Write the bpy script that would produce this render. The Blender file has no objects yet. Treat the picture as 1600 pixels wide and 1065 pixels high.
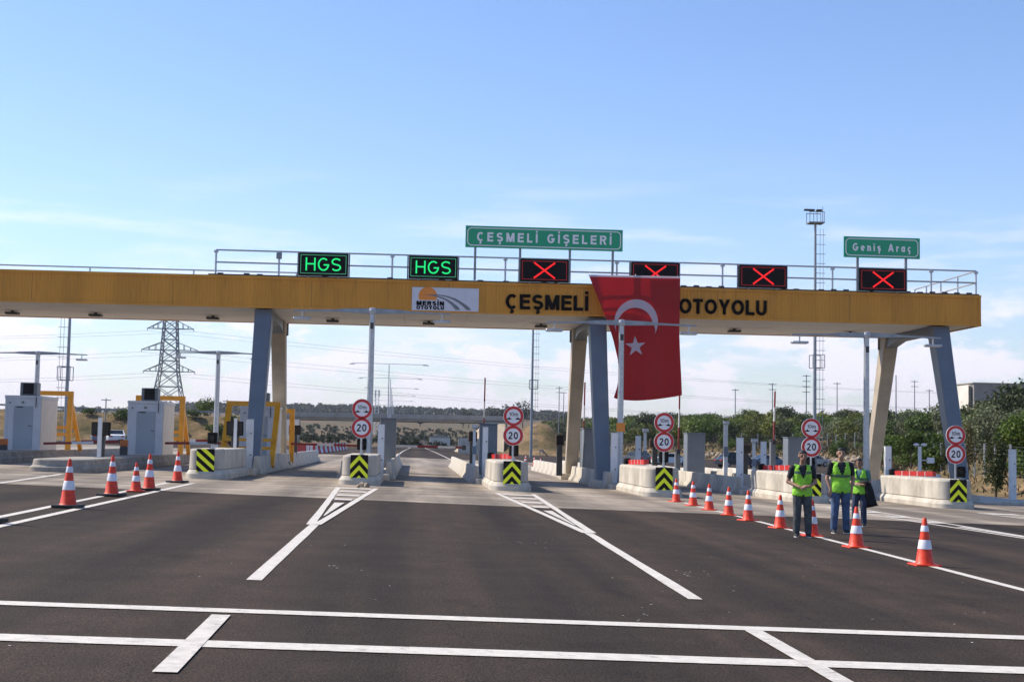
import bpy, bmesh, math, random
import numpy as np
from mathutils import Vector, noise as mnoise
random.seed(7); np.random.seed(7)
S = bpy.context.scene
COL = S.collection
PI = math.pi; R = math.radians

# ------------------------------------------------------------------ camera, sky, sun
FPX = 2200.0; EYE = 1.65
TH = math.atan(150/FPX); PT = math.atan(158/FPX); RL = R(1.1)
_f0 = Vector((math.sin(TH), math.cos(TH), 0)); _r0 = Vector((math.cos(TH), -math.sin(TH), 0)); _z = Vector((0, 0, 1))
CF_ = _f0*math.cos(PT)+_z*math.sin(PT); _u0 = _z*math.cos(PT)-_f0*math.sin(PT)
CR_ = _r0*math.cos(RL)+_u0*math.sin(RL); CU_ = _u0*math.cos(RL)-_r0*math.sin(RL)
cam_d = bpy.data.cameras.new('camera'); cam = bpy.data.objects.new('camera', cam_d); COL.objects.link(cam)
cam_d.sensor_width = 36.0; cam_d.lens = FPX/1600*36; cam_d.clip_start = .1; cam_d.clip_end = 30000
from mathutils import Matrix
cam.matrix_world = Matrix(((CR_.x, CU_.x, -CF_.x, 0), (CR_.y, CU_.y, -CF_.y, 0), (CR_.z, CU_.z, -CF_.z, EYE), (0, 0, 0, 1)))
S.camera = cam
S.view_settings.view_transform = 'Standard'; S.view_settings.look = 'None'
S.view_settings.exposure = 0.52; S.view_settings.gamma = 1.0; S.view_settings.use_curve_mapping = False

SUN_EL = R(44); SUN_AZ = R(-66)          # azimuth clockwise from +Y
sd = Vector((math.sin(SUN_AZ)*math.cos(SUN_EL), math.cos(SUN_AZ)*math.cos(SUN_EL), math.sin(SUN_EL)))
ld = bpy.data.lights.new('sun', 'SUN'); lo = bpy.data.objects.new('sun', ld); COL.objects.link(lo)
ld.energy = 4.4; ld.angle = R(.53); ld.color = (1, .90, .76)
lo.rotation_euler = sd.to_track_quat('Z', 'Y').to_euler(); lo.location = sd*200

W = bpy.data.worlds.new('World'); S.world = W; W.use_nodes = True
nt = W.node_tree; nt.nodes.clear()
def N(t, **k):
    n = nt.nodes.new(t)
    for a, b in k.items(): setattr(n, a, b)
    return n
def L(a, b): nt.links.new(a, b)
sky = N('ShaderNodeTexSky', sky_type='NISHITA'); sky.sun_disc = False
sky.sun_elevation = SUN_EL; sky.sun_rotation = SUN_AZ % (2*PI); sky.altitude = 0; sky.air_density = 1.0; sky.dust_density = 0.25; sky.ozone_density = 3.5
bgn = N('ShaderNodeBackground'); bgn.inputs[1].default_value = .112
tc = N('ShaderNodeTexCoord'); sep = N('ShaderNodeSeparateXYZ'); L(tc.outputs['Generated'], sep.inputs[0])
def M_(op, a, b=None, c=None):
    n = N('ShaderNodeMath', operation=op)
    for i, v in enumerate((a, b, c)):
        if v is None: continue
        if hasattr(v, 'is_linked') or hasattr(v, 'links'): L(v, n.inputs[i])
        else: n.inputs[i].default_value = v
    return n.outputs[0]
el = sep.outputs['Z']
# thin cloud veils, flattened towards the horizon, and small cumulus heads low down
mp = N('ShaderNodeMapping'); mp.inputs['Scale'].default_value = (3.0, 3.0, 22.0); L(tc.outputs['Generated'], mp.inputs[0])
n1 = N('ShaderNodeTexNoise'); n1.inputs['Scale'].default_value = 2.1; n1.inputs['Detail'].default_value = 9; n1.inputs['Roughness'].default_value = .58; L(mp.outputs[0], n1.inputs['Vector'])
mp2 = N('ShaderNodeMapping'); mp2.inputs['Scale'].default_value = (9.0, 9.0, 21.0); mp2.inputs['Location'].default_value = (3.3, 1.2, .4); L(tc.outputs['Generated'], mp2.inputs[0])
n2 = N('ShaderNodeTexNoise'); n2.inputs['Scale'].default_value = 1.5; n2.inputs['Detail'].default_value = 10; n2.inputs['Roughness'].default_value = .6; L(mp2.outputs[0], n2.inputs['Vector'])
def ramp(src, a, b, lo_=0, hi=1):
    n = N('ShaderNodeMapRange', interpolation_type='SMOOTHSTEP'); L(src, n.inputs[0])
    n.inputs[1].default_value = a; n.inputs[2].default_value = b; n.inputs[3].default_value = lo_; n.inputs[4].default_value = hi
    return n.outputs[0]
veil = M_('MULTIPLY', ramp(n1.outputs[0], .46, .70), ramp(el, .22, .05, 0, .62))
cum = M_('MULTIPLY', ramp(n2.outputs[0], .47, .58), ramp(el, .13, .05, 0, .80))
cm = M_('MINIMUM', M_('ADD', veil, cum), .66)
mix = N('ShaderNodeMix', data_type='RGBA'); L(cm, mix.inputs[0]); hs = N('ShaderNodeHueSaturation'); hs.inputs['Saturation'].default_value = 1.08; hs.inputs['Value'].default_value = 1.16; L(sky.outputs[0], hs.inputs['Color']); L(hs.outputs[0], mix.inputs[6]); mix.inputs[7].default_value = (8.6, 8.2, 8.5, 1)
tint = N('ShaderNodeMix', data_type='RGBA', blend_type='MULTIPLY'); tint.inputs[0].default_value = 1.0; L(mix.outputs[2], tint.inputs[6]); tint.inputs[7].default_value = (1.03,.965,1.04,1)
low = N('ShaderNodeMix', data_type='RGBA', blend_type='MULTIPLY'); low.inputs[0].default_value = 1.0; L(tint.outputs[2], low.inputs[6]); L(ramp(el, .0, .16, .80, 1.0), low.inputs[7])
L(low.outputs[2], bgn.inputs[0])
wo = N('ShaderNodeOutputWorld'); L(bgn.outputs[0], wo.inputs[0])

# ------------------------------------------------------------------ geometry helpers
CFALL = .0228
def gz(x): return -CFALL*max(-30.0, min(30.0, x))
def ray(px, py): return CF_ + CR_*((px-800)/FPX) - CU_*((py-532.5)/FPX)
def AT(px, py, Y):
    d = ray(px, py); return Vector((0, 0, EYE)) + d*(Y/d.y)
def GP(px, py):
    d = ray(px, py); t = -EYE/(d.z+CFALL*d.x); return Vector((0, 0, EYE))+d*t

class MB:
    def __init__(s): s.v = []; s.f = []; s.m = []
    def add(s, vs, fs, m=0):
        o = len(s.v); s.v.extend([tuple(p) for p in vs]); s.f.extend([tuple(i+o for i in f) for f in fs]); s.m.extend([m]*len(fs)); return s
    def box(s, x0, x1, y0, y1, z0, z1, m=0):
        return s.add([(x0,y0,z0),(x1,y0,z0),(x1,y1,z0),(x0,y1,z0),(x0,y0,z1),(x1,y0,z1),(x1,y1,z1),(x0,y1,z1)],
              [(0,3,2,1),(4,5,6,7),(0,1,5,4),(1,2,6,5),(2,3,7,6),(3,0,4,7)], m)
    def bbox(s, x0, x1, y0, y1, z0, z1, b=.02, m=0):       # box with chamfered edges
        o = [(x0+b,y0),(x1-b,y0),(x1,y0+b),(x1,y1-b),(x1-b,y1),(x0+b,y1),(x0,y1-b),(x0,y0+b)]
        i = [(x0+b,y0+b*.6),(x1-b,y0+b*.6),(x1-b*.6,y0+b),(x1-b*.6,y1-b),(x1-b,y1-b*.6),(x0+b,y1-b*.6),(x0+b*.6,y1-b),(x0+b*.6,y0+b)]
        return s.loft([[(a,c,z0) for a,c in i],[(a,c,z0+b) for a,c in o],[(a,c,z1-b) for a,c in o],[(a,c,z1) for a,c in i]], m=m)
    def loft(s, rings, m=0, caps=True, closed=True):
        n = len(rings[0]); vs = [p for r in rings for p in r]; fs = []
        for k in range(len(rings)-1):
            for i in range(n if closed else n-1):
                j = (i+1) % n; fs.append((k*n+i, k*n+j, (k+1)*n+j, (k+1)*n+i))
        if caps and closed: fs.append(tuple(range(n-1, -1, -1))); fs.append(tuple((len(rings)-1)*n+i for i in range(n)))
        return s.add(vs, fs, m)
    def cyl(s, p0, p1, r0, r1=None, n=8, m=0):
        p0 = Vector(p0); p1 = Vector(p1); r1 = r0 if r1 is None else r1
        d = (p1-p0).normalized(); a = d.cross(Vector((0,0,1)) if abs(d.z) < .9 else Vector((1,0,0))).normalized(); b = d.cross(a)
        return s.loft([[p+(a*math.cos(-t)+b*math.sin(-t))*r for t in [2*PI*i/n for i in range(n)]][::-1] for p, r in ((p0,r0),(p1,r1))], m=m)
    def bar(s, p0, p1, w, h, m=0, up=(0,0,1)):
        p0 = Vector(p0); p1 = Vector(p1); d = (p1-p0).normalized(); u = Vector(up)
        if abs(d.dot(u)) > .95: u = Vector((0,1,0))
        a = d.cross(u).normalized()*w/2; b = a.cross(d).normalized()*h/2
        return s.loft([[p-a-b, p+a-b, p+a+b, p-a+b] for p in (p0, p1)], m=m)
    def tube(s, pts, r, n=6, m=0):
        for a, b in zip(pts[:-1], pts[1:]): s.cyl(a, b, r, r, n, m)
        return s
    def prismY(s, poly, y0, y1, m=0):          # polygon in x,z (counter-clockwise from the front), extruded in y
        n = len(poly); return s.add([(x,y0,z) for x,z in poly]+[(x,y1,z) for x,z in poly],
            [tuple(range(n)), tuple(range(2*n-1, n-1, -1))]+[((i+1)%n, i, n+i, n+(i+1)%n) for i in range(n)], m)
    def prismX(s, poly, x0, x1, m=0):
        n = len(poly); return s.add([(x0,y,z) for y,z in poly]+[(x1,y,z) for y,z in poly],
            [tuple(range(n-1,-1,-1)), tuple(range(n, 2*n))]+[(i, (i+1)%n, n+(i+1)%n, n+i) for i in range(n)], m)
    def lathe(s, prof, c=(0,0,0), n=20, m=0):
        return s.loft([[(c[0]+r*math.cos(2*PI*i/n), c[1]+r*math.sin(2*PI*i/n), c[2]+z) for i in range(n)] for r, z in prof], m=m)
    def build(s, name, mats, parent=None, loc=None, smooth=False, world=False):
        me = bpy.data.meshes.new(name); vs = s.v
        if world and parent is not None:
            q = parent
            off = Vector((0,0,0))
            while q is not None: off += q.location; q = q.parent
            vs = [(a-off.x, b-off.y, c-off.z) for a,b,c in vs]
        me.from_pydata(vs, [], s.f)
        if not isinstance(mats, (list, tuple)): mats = [mats]
        for m in mats: me.materials.append(m)
        if len(mats) > 1: me.polygons.foreach_set('material_index', s.m)
        if smooth: me.polygons.foreach_set('use_smooth', [True]*len(me.polygons))
        me.update()
        o = bpy.data.objects.new(name, me); COL.objects.link(o)
        if parent is not None: o.parent = parent
        if loc is not None: o.location = loc
        return o
def smooth_angle(o, a=35):
    me = o.data; me.polygons.foreach_set('use_smooth', [True]*len(me.polygons))
    try: me.set_sharp_from_angle(angle=R(a))
    except Exception: pass
    return o
def tag(o, label=None, cat=None, group=None, kind=None):
    if label: o['label'] = label
    if cat: o['category'] = cat
    if group: o['group'] = group
    if kind: o['kind'] = kind
    return o
def thing(name, label, cat, loc=(0,0,0), group=None, rz=0):
    o = bpy.data.objects.new(name, None); COL.objects.link(o); o.location = loc; o.rotation_euler = (0,0,rz); o.empty_display_size = .2
    return tag(o, label, cat, group)
def struct(o): return tag(o, kind='structure')
KIDS = {}
def kids(o):
    return [c for c in S.collection.objects if c.parent is o]
def dup(root, loc, label=None, group=None, rz=None, sc=None):
    r = root.copy(); COL.objects.link(r); r.location = loc
    if label: r['label'] = label
    if group: r['group'] = group
    if rz is not None: r.rotation_euler = (0,0,rz)
    if sc is not None: r.scale = (sc,)*3 if not isinstance(sc, tuple) else sc
    for ch in root.children:
        c = ch.copy(); COL.objects.link(c); c.parent = r
        for g in ch.children:
            d = g.copy(); COL.objects.link(d); d.parent = c
    return r

# ------------------------------------------------------------------ materials
def newmat(name):
    m = bpy.data.materials.new(name); m.use_nodes = True; t = m.node_tree
    return m, t, t.nodes['Principled BSDF']
def mat(name, col, rough=.6, metal=0, var=.12, scale=3.0, bump=0.0, bscale=40.0, streak=None, spec=.5, col2=None):
    m, t, b = newmat(name)
    tcn = t.nodes.new('ShaderNodeTexCoord')
    src = tcn.outputs['Object']
    if streak:
        mpn = t.nodes.new('ShaderNodeMapping'); mpn.inputs['Scale'].default_value = streak; t.links.new(src, mpn.inputs[0]); vec = mpn.outputs[0]
    else: vec = src
    no = t.nodes.new('ShaderNodeTexNoise'); no.inputs['Scale'].default_value = scale; no.inputs['Detail'].default_value = 6; no.inputs['Roughness'].default_value = .62
    t.links.new(vec, no.inputs['Vector'])
    cr = t.nodes.new('ShaderNodeValToRGB'); t.links.new(no.outputs[0], cr.inputs[0])
    c2 = col2 or tuple(c*(1-var*2) for c in col)
    cr.color_ramp.elements[0].position = .32; cr.color_ramp.elements[1].position = .68
    cr.color_ramp.elements[0].color = (*c2, 1); cr.color_ramp.elements[1].color = (*[min(1, c*(1+var*.35)) for c in col], 1)
    t.links.new(cr.outputs[0], b.inputs['Base Color'])
    b.inputs['Roughness'].default_value = rough; b.inputs['Metallic'].default_value = metal
    b.inputs['Specular IOR Level'].default_value = spec
    if bump:
        nb = t.nodes.new('ShaderNodeTexNoise'); nb.inputs['Scale'].default_value = bscale; nb.inputs['Detail'].default_value = 4; t.links.new(src, nb.inputs['Vector'])
        bp = t.nodes.new('ShaderNodeBump'); bp.inputs['Strength'].default_value = bump; bp.inputs['Distance'].default_value = .02
        t.links.new(nb.outputs[0], bp.inputs['Height']); t.links.new(bp.outputs[0], b.inputs['Normal'])
    return m
def emit(name, col, st):
    m, t, b = newmat(name); b.inputs['Base Color'].default_value = (*[c*.3 for c in col], 1)
    b.inputs['Emission Color'].default_value = (*col, 1); b.inputs['Emission Strength'].default_value = st; return m

def tracks(t, O_, dark, light):
    """two polished wheel tracks per lane, broken up along the lane"""
    sp = t.nodes.new('ShaderNodeSeparateXYZ'); t.links.new(O_, sp.inputs[0])
    def m(op, a, b=None, c=None):
        n = t.nodes.new('ShaderNodeMath'); n.operation = op
        for i, v in enumerate((a,b,c)):
            if v is None: continue
            if hasattr(v, 'links'): t.links.new(v, n.inputs[i])
            else: n.inputs[i].default_value = v
        return n.outputs[0]
    q = t.nodes.new('ShaderNodeMapping'); q.inputs['Scale'].default_value = (.9,.06,1); t.links.new(O_, q.inputs[0])
    no = t.nodes.new('ShaderNodeTexNoise'); no.inputs['Scale'].default_value = 1.3; no.inputs['Detail'].default_value = 5; t.links.new(q.outputs[0], no.inputs['Vector'])
    ph = m('MULTIPLY_ADD', sp.outputs['X'], 2*PI*2/5.42, PI-2*PI*2*.8/5.42); co = m('COSINE', m('ADD', ph, m('MULTIPLY', no.outputs[0], 1.2)))
    f = m('MULTIPLY_ADD', co, -.22, m('MULTIPLY_ADD', no.outputs[0], .9, .05))
    r = t.nodes.new('ShaderNodeValToRGB'); t.links.new(f, r.inputs[0]); e = r.color_ramp.elements; e[0].position = .25; e[1].position = .72; e[0].color = (*dark,1); e[1].color = (*light,1); return r.outputs[0]
def asphalt_mat():
    m, t, b = newmat('asphalt'); tcn = t.nodes.new('ShaderNodeTexCoord'); O_ = tcn.outputs['Object']
    def nz(sc, mpS=None, det=5, ro=.6):
        v = O_
        if mpS:
            q = t.nodes.new('ShaderNodeMapping'); q.inputs['Scale'].default_value = mpS; t.links.new(O_, q.inputs[0]); v = q.outputs[0]
        n = t.nodes.new('ShaderNodeTexNoise'); n.inputs['Scale'].default_value = sc; n.inputs['Detail'].default_value = det; n.inputs['Roughness'].default_value = ro; t.links.new(v, n.inputs['Vector']); return n.outputs[0]
    def rmp(s, a, c0, b_, c1):
        r = t.nodes.new('ShaderNodeValToRGB'); t.links.new(s, r.inputs[0]); e = r.color_ramp.elements; e[0].position = a; e[1].position = b_; e[0].color = (*c0,1); e[1].color = (*c1,1); return r.outputs[0]
    def mul(a, b_, f=1.0):
        x = t.nodes.new('ShaderNodeMix'); x.data_type = 'RGBA'; x.blend_type = 'MULTIPLY'; x.inputs[0].default_value = f; t.links.new(a, x.inputs[6]); t.links.new(b_, x.inputs[7]); return x.outputs[2]
    base = rmp(nz(38, det=4, ro=.85), .3, (.0105,.0078,.0060), .72, (.106,.081,.062))
    mid = rmp(nz(.9), .35, (.80,.79,.78), .65, (1.12,1.09,1.06))
    lanes = rmp(nz(1.0, (.75,.022,1), 4, .55), .36, (.70,.70,.71), .62, (1.18,1.14,1.10))
    c = mul(mul(base, mid), lanes)
    c = mul(c, tracks(t, O_, (.66,.66,.67), (1.20,1.17,1.13)))
    c = mul(c, rmp(nz(.55, (1,.35,1), 6, .7), .57, (1,1,1), .72, (.60,.59,.58)))
    vor = t.nodes.new('ShaderNodeTexVoronoi'); vor.inputs['Scale'].default_value = 52; t.links.new(O_, vor.inputs['Vector'])
    c = mul(c, rmp(vor.outputs['Distance'], .0, (1.45,1.42,1.38), .55, (.68,.68,.68)))
    t.links.new(c, b.inputs['Base Color']); b.inputs['Roughness'].default_value = .88; b.inputs['Specular IOR Level'].default_value = .16
    bp = t.nodes.new('ShaderNodeBump'); bp.inputs['Strength'].default_value = .55; bp.inputs['Distance'].default_value = .012
    t.links.new(vor.outputs['Distance'], bp.inputs['Height']); t.links.new(bp.outputs[0], b.inputs['Normal'])
    return m
def slab_mat():
    m, t, b = newmat('concrete_pavement'); tcn = t.nodes.new('ShaderNodeTexCoord'); O_ = tcn.outputs['Object']
    def nz(sc, mpS, det=6, ro=.65):
        q = t.nodes.new('ShaderNodeMapping'); q.inputs['Scale'].default_value = mpS; t.links.new(O_, q.inputs[0])
        n = t.nodes.new('ShaderNodeTexNoise'); n.inputs['Scale'].default_value = sc; n.inputs['Detail'].default_value = det; n.inputs['Roughness'].default_value = ro; t.links.new(q.outputs[0], n.inputs['Vector']); return n.outputs[0]
    def rmp(s, a, c0, b_, c1):
        r = t.nodes.new('ShaderNodeValToRGB'); t.links.new(s, r.inputs[0]); e = r.color_ramp.elements; e[0].position = a; e[1].position = b_; e[0].color = (*c0,1); e[1].color = (*c1,1); return r.outputs[0]
    def mul(a, b_):
        x = t.nodes.new('ShaderNodeMix'); x.data_type = 'RGBA'; x.blend_type = 'MULTIPLY'; x.inputs[0].default_value = 1; t.links.new(a, x.inputs[6]); t.links.new(b_, x.inputs[7]); return x.outputs[2]
    c = rmp(nz(1.0, (.16,.9,1)), .34, (.20,.17,.135), .66, (.46,.405,.33))
    c = mul(c, rmp(nz(1.0, (.5,.05,1)), .38, (.62,.61,.60), .6, (1.08,1.06,1.04)))
    c = mul(c, rmp(nz(1.0, (.4,5.5,1)), .3, (.78,.77,.76), .7, (1.12,1.1,1.08)))
    c = mul(c, tracks(t, O_, (.66,.65,.64), (1.06,1.05,1.04)))
    sp = t.nodes.new('ShaderNodeSeparateXYZ'); t.links.new(O_, sp.inputs[0])
    md = t.nodes.new('ShaderNodeMath'); md.operation = 'PINGPONG'; md.inputs[1].default_value = 2.6; t.links.new(sp.outputs['Y'], md.inputs[0])
    c = mul(c, rmp(md.outputs[0], .010, (.42,.41,.40), .022, (1,1,1)))
    t.links.new(c, b.inputs['Base Color']); b.inputs['Roughness'].default_value = .85; b.inputs['Specular IOR Level'].default_value = .3
    return m
def terrain_mat():
    m, t, b = newmat('dry_ground'); tcn = t.nodes.new('ShaderNodeTexCoord'); O_ = tcn.outputs['Object']
    def nz(sc, det=7):
        n = t.nodes.new('ShaderNodeTexNoise'); n.inputs['Scale'].default_value = sc; n.inputs['Detail'].default_value = det; n.inputs['Roughness'].default_value = .65; t.links.new(O_, n.inputs['Vector']); return n.outputs[0]
    r1 = t.nodes.new('ShaderNodeValToRGB'); t.links.new(nz(.13), r1.inputs[0]); e = r1.color_ramp.elements
    e[0].position = .33; e[0].color = (.060,.062,.026,1); e[1].position = .68; e[1].color = (.31,.215,.125,1)
    k = e.new(.48); k.color = (.155,.118,.060,1)
    r2 = t.nodes.new('ShaderNodeValToRGB'); t.links.new(nz(1.1), r2.inputs[0]); e = r2.color_ramp.elements
    e[0].position = .3; e[0].color = (.6,.58,.55,1); e[1].position = .7; e[1].color = (1.25,1.2,1.15,1)
    x = t.nodes.new('ShaderNodeMix'); x.data_type = 'RGBA'; x.blend_type = 'MULTIPLY'; x.inputs[0].default_value = 1
    t.links.new(r1.outputs[0], x.inputs[6]); t.links.new(r2.outputs[0], x.inputs[7])
    # far fields turn to scrub and orchard green
    sp = t.nodes.new('ShaderNodeSeparateXYZ'); t.links.new(O_, sp.inputs[0])
    mr = t.nodes.new('ShaderNodeMapRange'); t.links.new(sp.outputs['Y'], mr.inputs[0]); mr.inputs[1].default_value = 300; mr.inputs[2].default_value = 420; mr.inputs[4].default_value = .85
    x2 = t.nodes.new('ShaderNodeMix'); x2.data_type = 'RGBA'; t.links.new(mr.outputs[0], x2.inputs[0]); t.links.new(x.outputs[2], x2.inputs[6]); r3 = t.nodes.new('ShaderNodeValToRGB'); t.links.new(nz(.022), r3.inputs[0]); e3 = r3.color_ramp.elements; e3[0].position = .40; e3[0].color = (.15,.092,.062,1); e3[1].position = .60; e3[1].color = (.075,.080,.040,1); t.links.new(r3.outputs[0], x2.inputs[7])
    t.links.new(x2.outputs[2], b.inputs['Base Color']); b.inputs['Roughness'].default_value = .95; b.inputs['Specular IOR Level'].default_value = .1
    return m
def leaf_mat(name, c0, c1):
    m, t, b = newmat(name)
    oi = t.nodes.new('ShaderNodeObjectInfo'); geo = t.nodes.new('ShaderNodeNewGeometry')
    no = t.nodes.new('ShaderNodeTexNoise'); no.inputs['Scale'].default_value = 1.3; no.inputs['Detail'].default_value = 3
    tcn = t.nodes.new('ShaderNodeTexCoord'); t.links.new(tcn.outputs['Object'], no.inputs['Vector'])
    a = t.nodes.new('ShaderNodeMath'); a.operation = 'MULTIPLY'; a.inputs[1].default_value = .4; t.links.new(geo.outputs['Random Per Island'], a.inputs[0])
    a2 = t.nodes.new('ShaderNodeMath'); a2.operation = 'MULTIPLY_ADD'; a2.inputs[1].default_value = .45; t.links.new(oi.outputs['Random'], a2.inputs[0]); t.links.new(a.outputs[0], a2.inputs[2])
    a3 = t.nodes.new('ShaderNodeMath'); a3.operation = 'MULTIPLY_ADD'; a3.inputs[1].default_value = .35; t.links.new(no.outputs[0], a3.inputs[0]); t.links.new(a2.outputs[0], a3.inputs[2])
    cr = t.nodes.new('ShaderNodeValToRGB'); t.links.new(a3.outputs[0], cr.inputs[0]); e = cr.color_ramp.elements
    e[0].position = .15; e[0].color = (*c0,1); e[1].position = .95; e[1].color = (*c1,1)
    t.links.new(cr.outputs[0], b.inputs['Base Color']); b.inputs['Roughness'].default_value = .6; b.inputs['Specular IOR Level'].default_value = .25
    tr = t.nodes.new('ShaderNodeBsdfTranslucent'); t.links.new(cr.outputs[0], tr.inputs['Color'])
    ms = t.nodes.new('ShaderNodeMixShader'); ms.inputs[0].default_value = .28
    out = t.nodes['Material Output']; t.links.new(b.outputs[0], ms.inputs[1]); t.links.new(tr.outputs[0], ms.inputs[2]); t.links.new(ms.outputs[0], out.inputs['Surface'])
    return m
def flag_mat(name, col):
    m, t, b = newmat(name)
    tcn = t.nodes.new('ShaderNodeTexCoord'); no = t.nodes.new('ShaderNodeTexNoise'); no.inputs['Scale'].default_value = 120; t.links.new(tcn.outputs['Object'], no.inputs['Vector'])
    cr = t.nodes.new('ShaderNodeValToRGB'); t.links.new(no.outputs[0], cr.inputs[0]); e = cr.color_ramp.elements
    e[0].color = (*[c*.85 for c in col],1); e[1].color = (*col,1)
    t.links.new(cr.outputs[0], b.inputs['Base Color']); b.inputs['Roughness'].default_value = .5
    b.inputs['Sheen Weight'].default_value = .15
    tr = t.nodes.new('ShaderNodeBsdfTranslucent'); t.links.new(cr.outputs[0], tr.inputs['Color'])
    ms = t.nodes.new('ShaderNodeMixShader'); ms.inputs[0].default_value = .40
    out = t.nodes['Material Output']; t.links.new(b.outputs[0], ms.inputs[1]); t.links.new(tr.outputs[0], ms.inputs[2]); t.links.new(ms.outputs[0], out.inputs['Surface'])
    return m

mA = asphalt_mat(); mSlab = slab_mat(); mTer = terrain_mat()
mLine = mat('road_paint', (.66,.615,.545), .7, var=.10, scale=9, bump=.3, bscale=60)
mLineW = mat('worn_road_paint', (.64,.595,.53), .75, var=.14, scale=6, bump=.3, bscale=60)
mConc = mat('concrete', (.565,.52,.44), .85, var=.20, scale=1.7, bump=.25, bscale=30, streak=(1,1,.5))
mConcD = mat('weathered_concrete', (.38,.345,.295), .9, var=.22, scale=2.2, bump=.3, bscale=30)
mFas = mat('ochre_cladding', (.66,.295,.034), .45, var=.12, scale=.5, spec=.35, streak=(1.6,1,.25))
mSof = mat('white_soffit', (.74,.68,.60), .6, var=.05, scale=.6)
mLegR = mat('bounce_tinted_steel', (.44,.375,.29), .6, var=.12, scale=1.0)  # rear legs: same paint, with warm ground bounce put into the colour
mLeg = mat('grey_paint_steel', (.145,.168,.195), .45, var=.07, scale=1.2)
mGal = mat('galvanised_steel', (.50,.52,.54), .42, .55, var=.12, scale=8)
mGalD = mat('dull_steel', (.26,.28,.30), .5, .5, var=.15, scale=8)
mMast = mat('mast_steel', (.30,.33,.36), .5, .3, var=.12, scale=4)
mBridge = mat('bridge_concrete', (.40,.37,.33), .9, var=.12, scale=.5)
mWhite = mat('white_paint', (.74,.74,.73), .45, var=.08, scale=3)
mBooth = mat('booth_panel', (.66,.68,.72), .45, var=.06, scale=1.5)
mBoothS = mat('booth_side_panel', (.76,.70,.63), .5, var=.06, scale=1.5)
mDoor = mat('booth_door', (.38,.43,.48), .5, var=.05, scale=1.5)
mCab = mat('cabinet_grey', (.185,.215,.255), .45, var=.08, scale=2)
mBlk = mat('black_plastic', (.010,.010,.011), .6, var=.2, scale=6, spec=.15)
mDk = mat('dark_steel', (.05,.052,.055), .5, var=.2, scale=6)
mYel = mat('yellow_paint', (.80,.36,.02), .4, var=.08, scale=3)
mFluo = mat('fluorescent_yellow', (.90,.97,.015), .45, var=.03, scale=3)
mRed = mat('red_paint', (.55,.028,.022), .45, var=.08, scale=6)
mRedD = mat('dull_red_paint', (.27,.022,.02), .5, var=.12, scale=5)
mRing = mat('sign_red', (.56,.022,.022), .4, var=.05, scale=5)
mSignW = mat('sign_white', (.80,.80,.82), .4, var=.03, scale=5)
mCone = mat('cone_orange', (.85,.050,.008), .5, var=.18, scale=10)
mConeW = mat('cone_sleeve', (.78,.77,.80), .35, var=.08, scale=12)
mRub = mat('black_rubber', (.022,.024,.026), .75, var=.2, scale=12)
mGreen = mat('sign_green', (.006,.34,.165), .4, var=.04, scale=3)
mLogo = mat('logo_board', (.62,.62,.68), .45, var=.04, scale=3)
mOr = mat('logo_orange', (.80,.26,.03), .45, var=.03)
mGreyT = mat('logo_grey', (.17,.185,.20), .5, var=.03)
mTxt = mat('black_lettering', (.008,.007,.007), .6, var=.1, spec=.08)
mLedG = emit('green_led', (.01,.80,.20), .75); mLedR = emit('red_led', (1.0,.012,.012), .68)
mLedGd = emit('green_led_border', (.10,.55,.30), .5); mLedRd = emit('red_led_border', (.55,.02,.03), .35)
mFlag = flag_mat('flag_red', (.44,.006,.010)); mFlagW = flag_mat('flag_white', (.70,.66,.74))
mBarkN = mat('bark', (.10,.075,.052), .9, var=.25, scale=4, bump=.4, bscale=12)
mLf = [leaf_mat('orchard_leaf', (.013,.030,.004), (.115,.175,.020)), leaf_mat('olive_leaf', (.05,.062,.03), (.17,.19,.10)), leaf_mat('dark_leaf', (.014,.025,.009), (.065,.085,.026)), leaf_mat('scrub_leaf', (.06,.06,.018), (.17,.14,.05))]
mLfC = leaf_mat('citrus_leaf', (.025,.040,.005), (.165,.190,.026))
mFarLf = leaf_mat('far_leaf', (.020,.028,.014), (.060,.070,.030))
mHill = mat('hill_cover', (.13,.125,.085), .95, var=.3, scale=.006)
mSlopeT = mat('tan_slope_concrete', (.52,.42,.29), .9, var=.15, scale=.5)
mStone = mat('stone', (.40,.32,.23), .9, var=.3, scale=1.5, bump=.5, bscale=6)
mGrass = mat('dry_grass', (.19,.155,.072), .9, var=.35, scale=.4)
mGlass = mat('dark_glass', (.012,.015,.018), .12, var=.05, spec=.3)
mBldg = mat('grey_building', (.27,.26,.25), .9, var=.12, scale=.4)
mSheet = mat('pale_sheeting', (.70,.66,.58), .8, var=.10, scale=.3)

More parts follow.
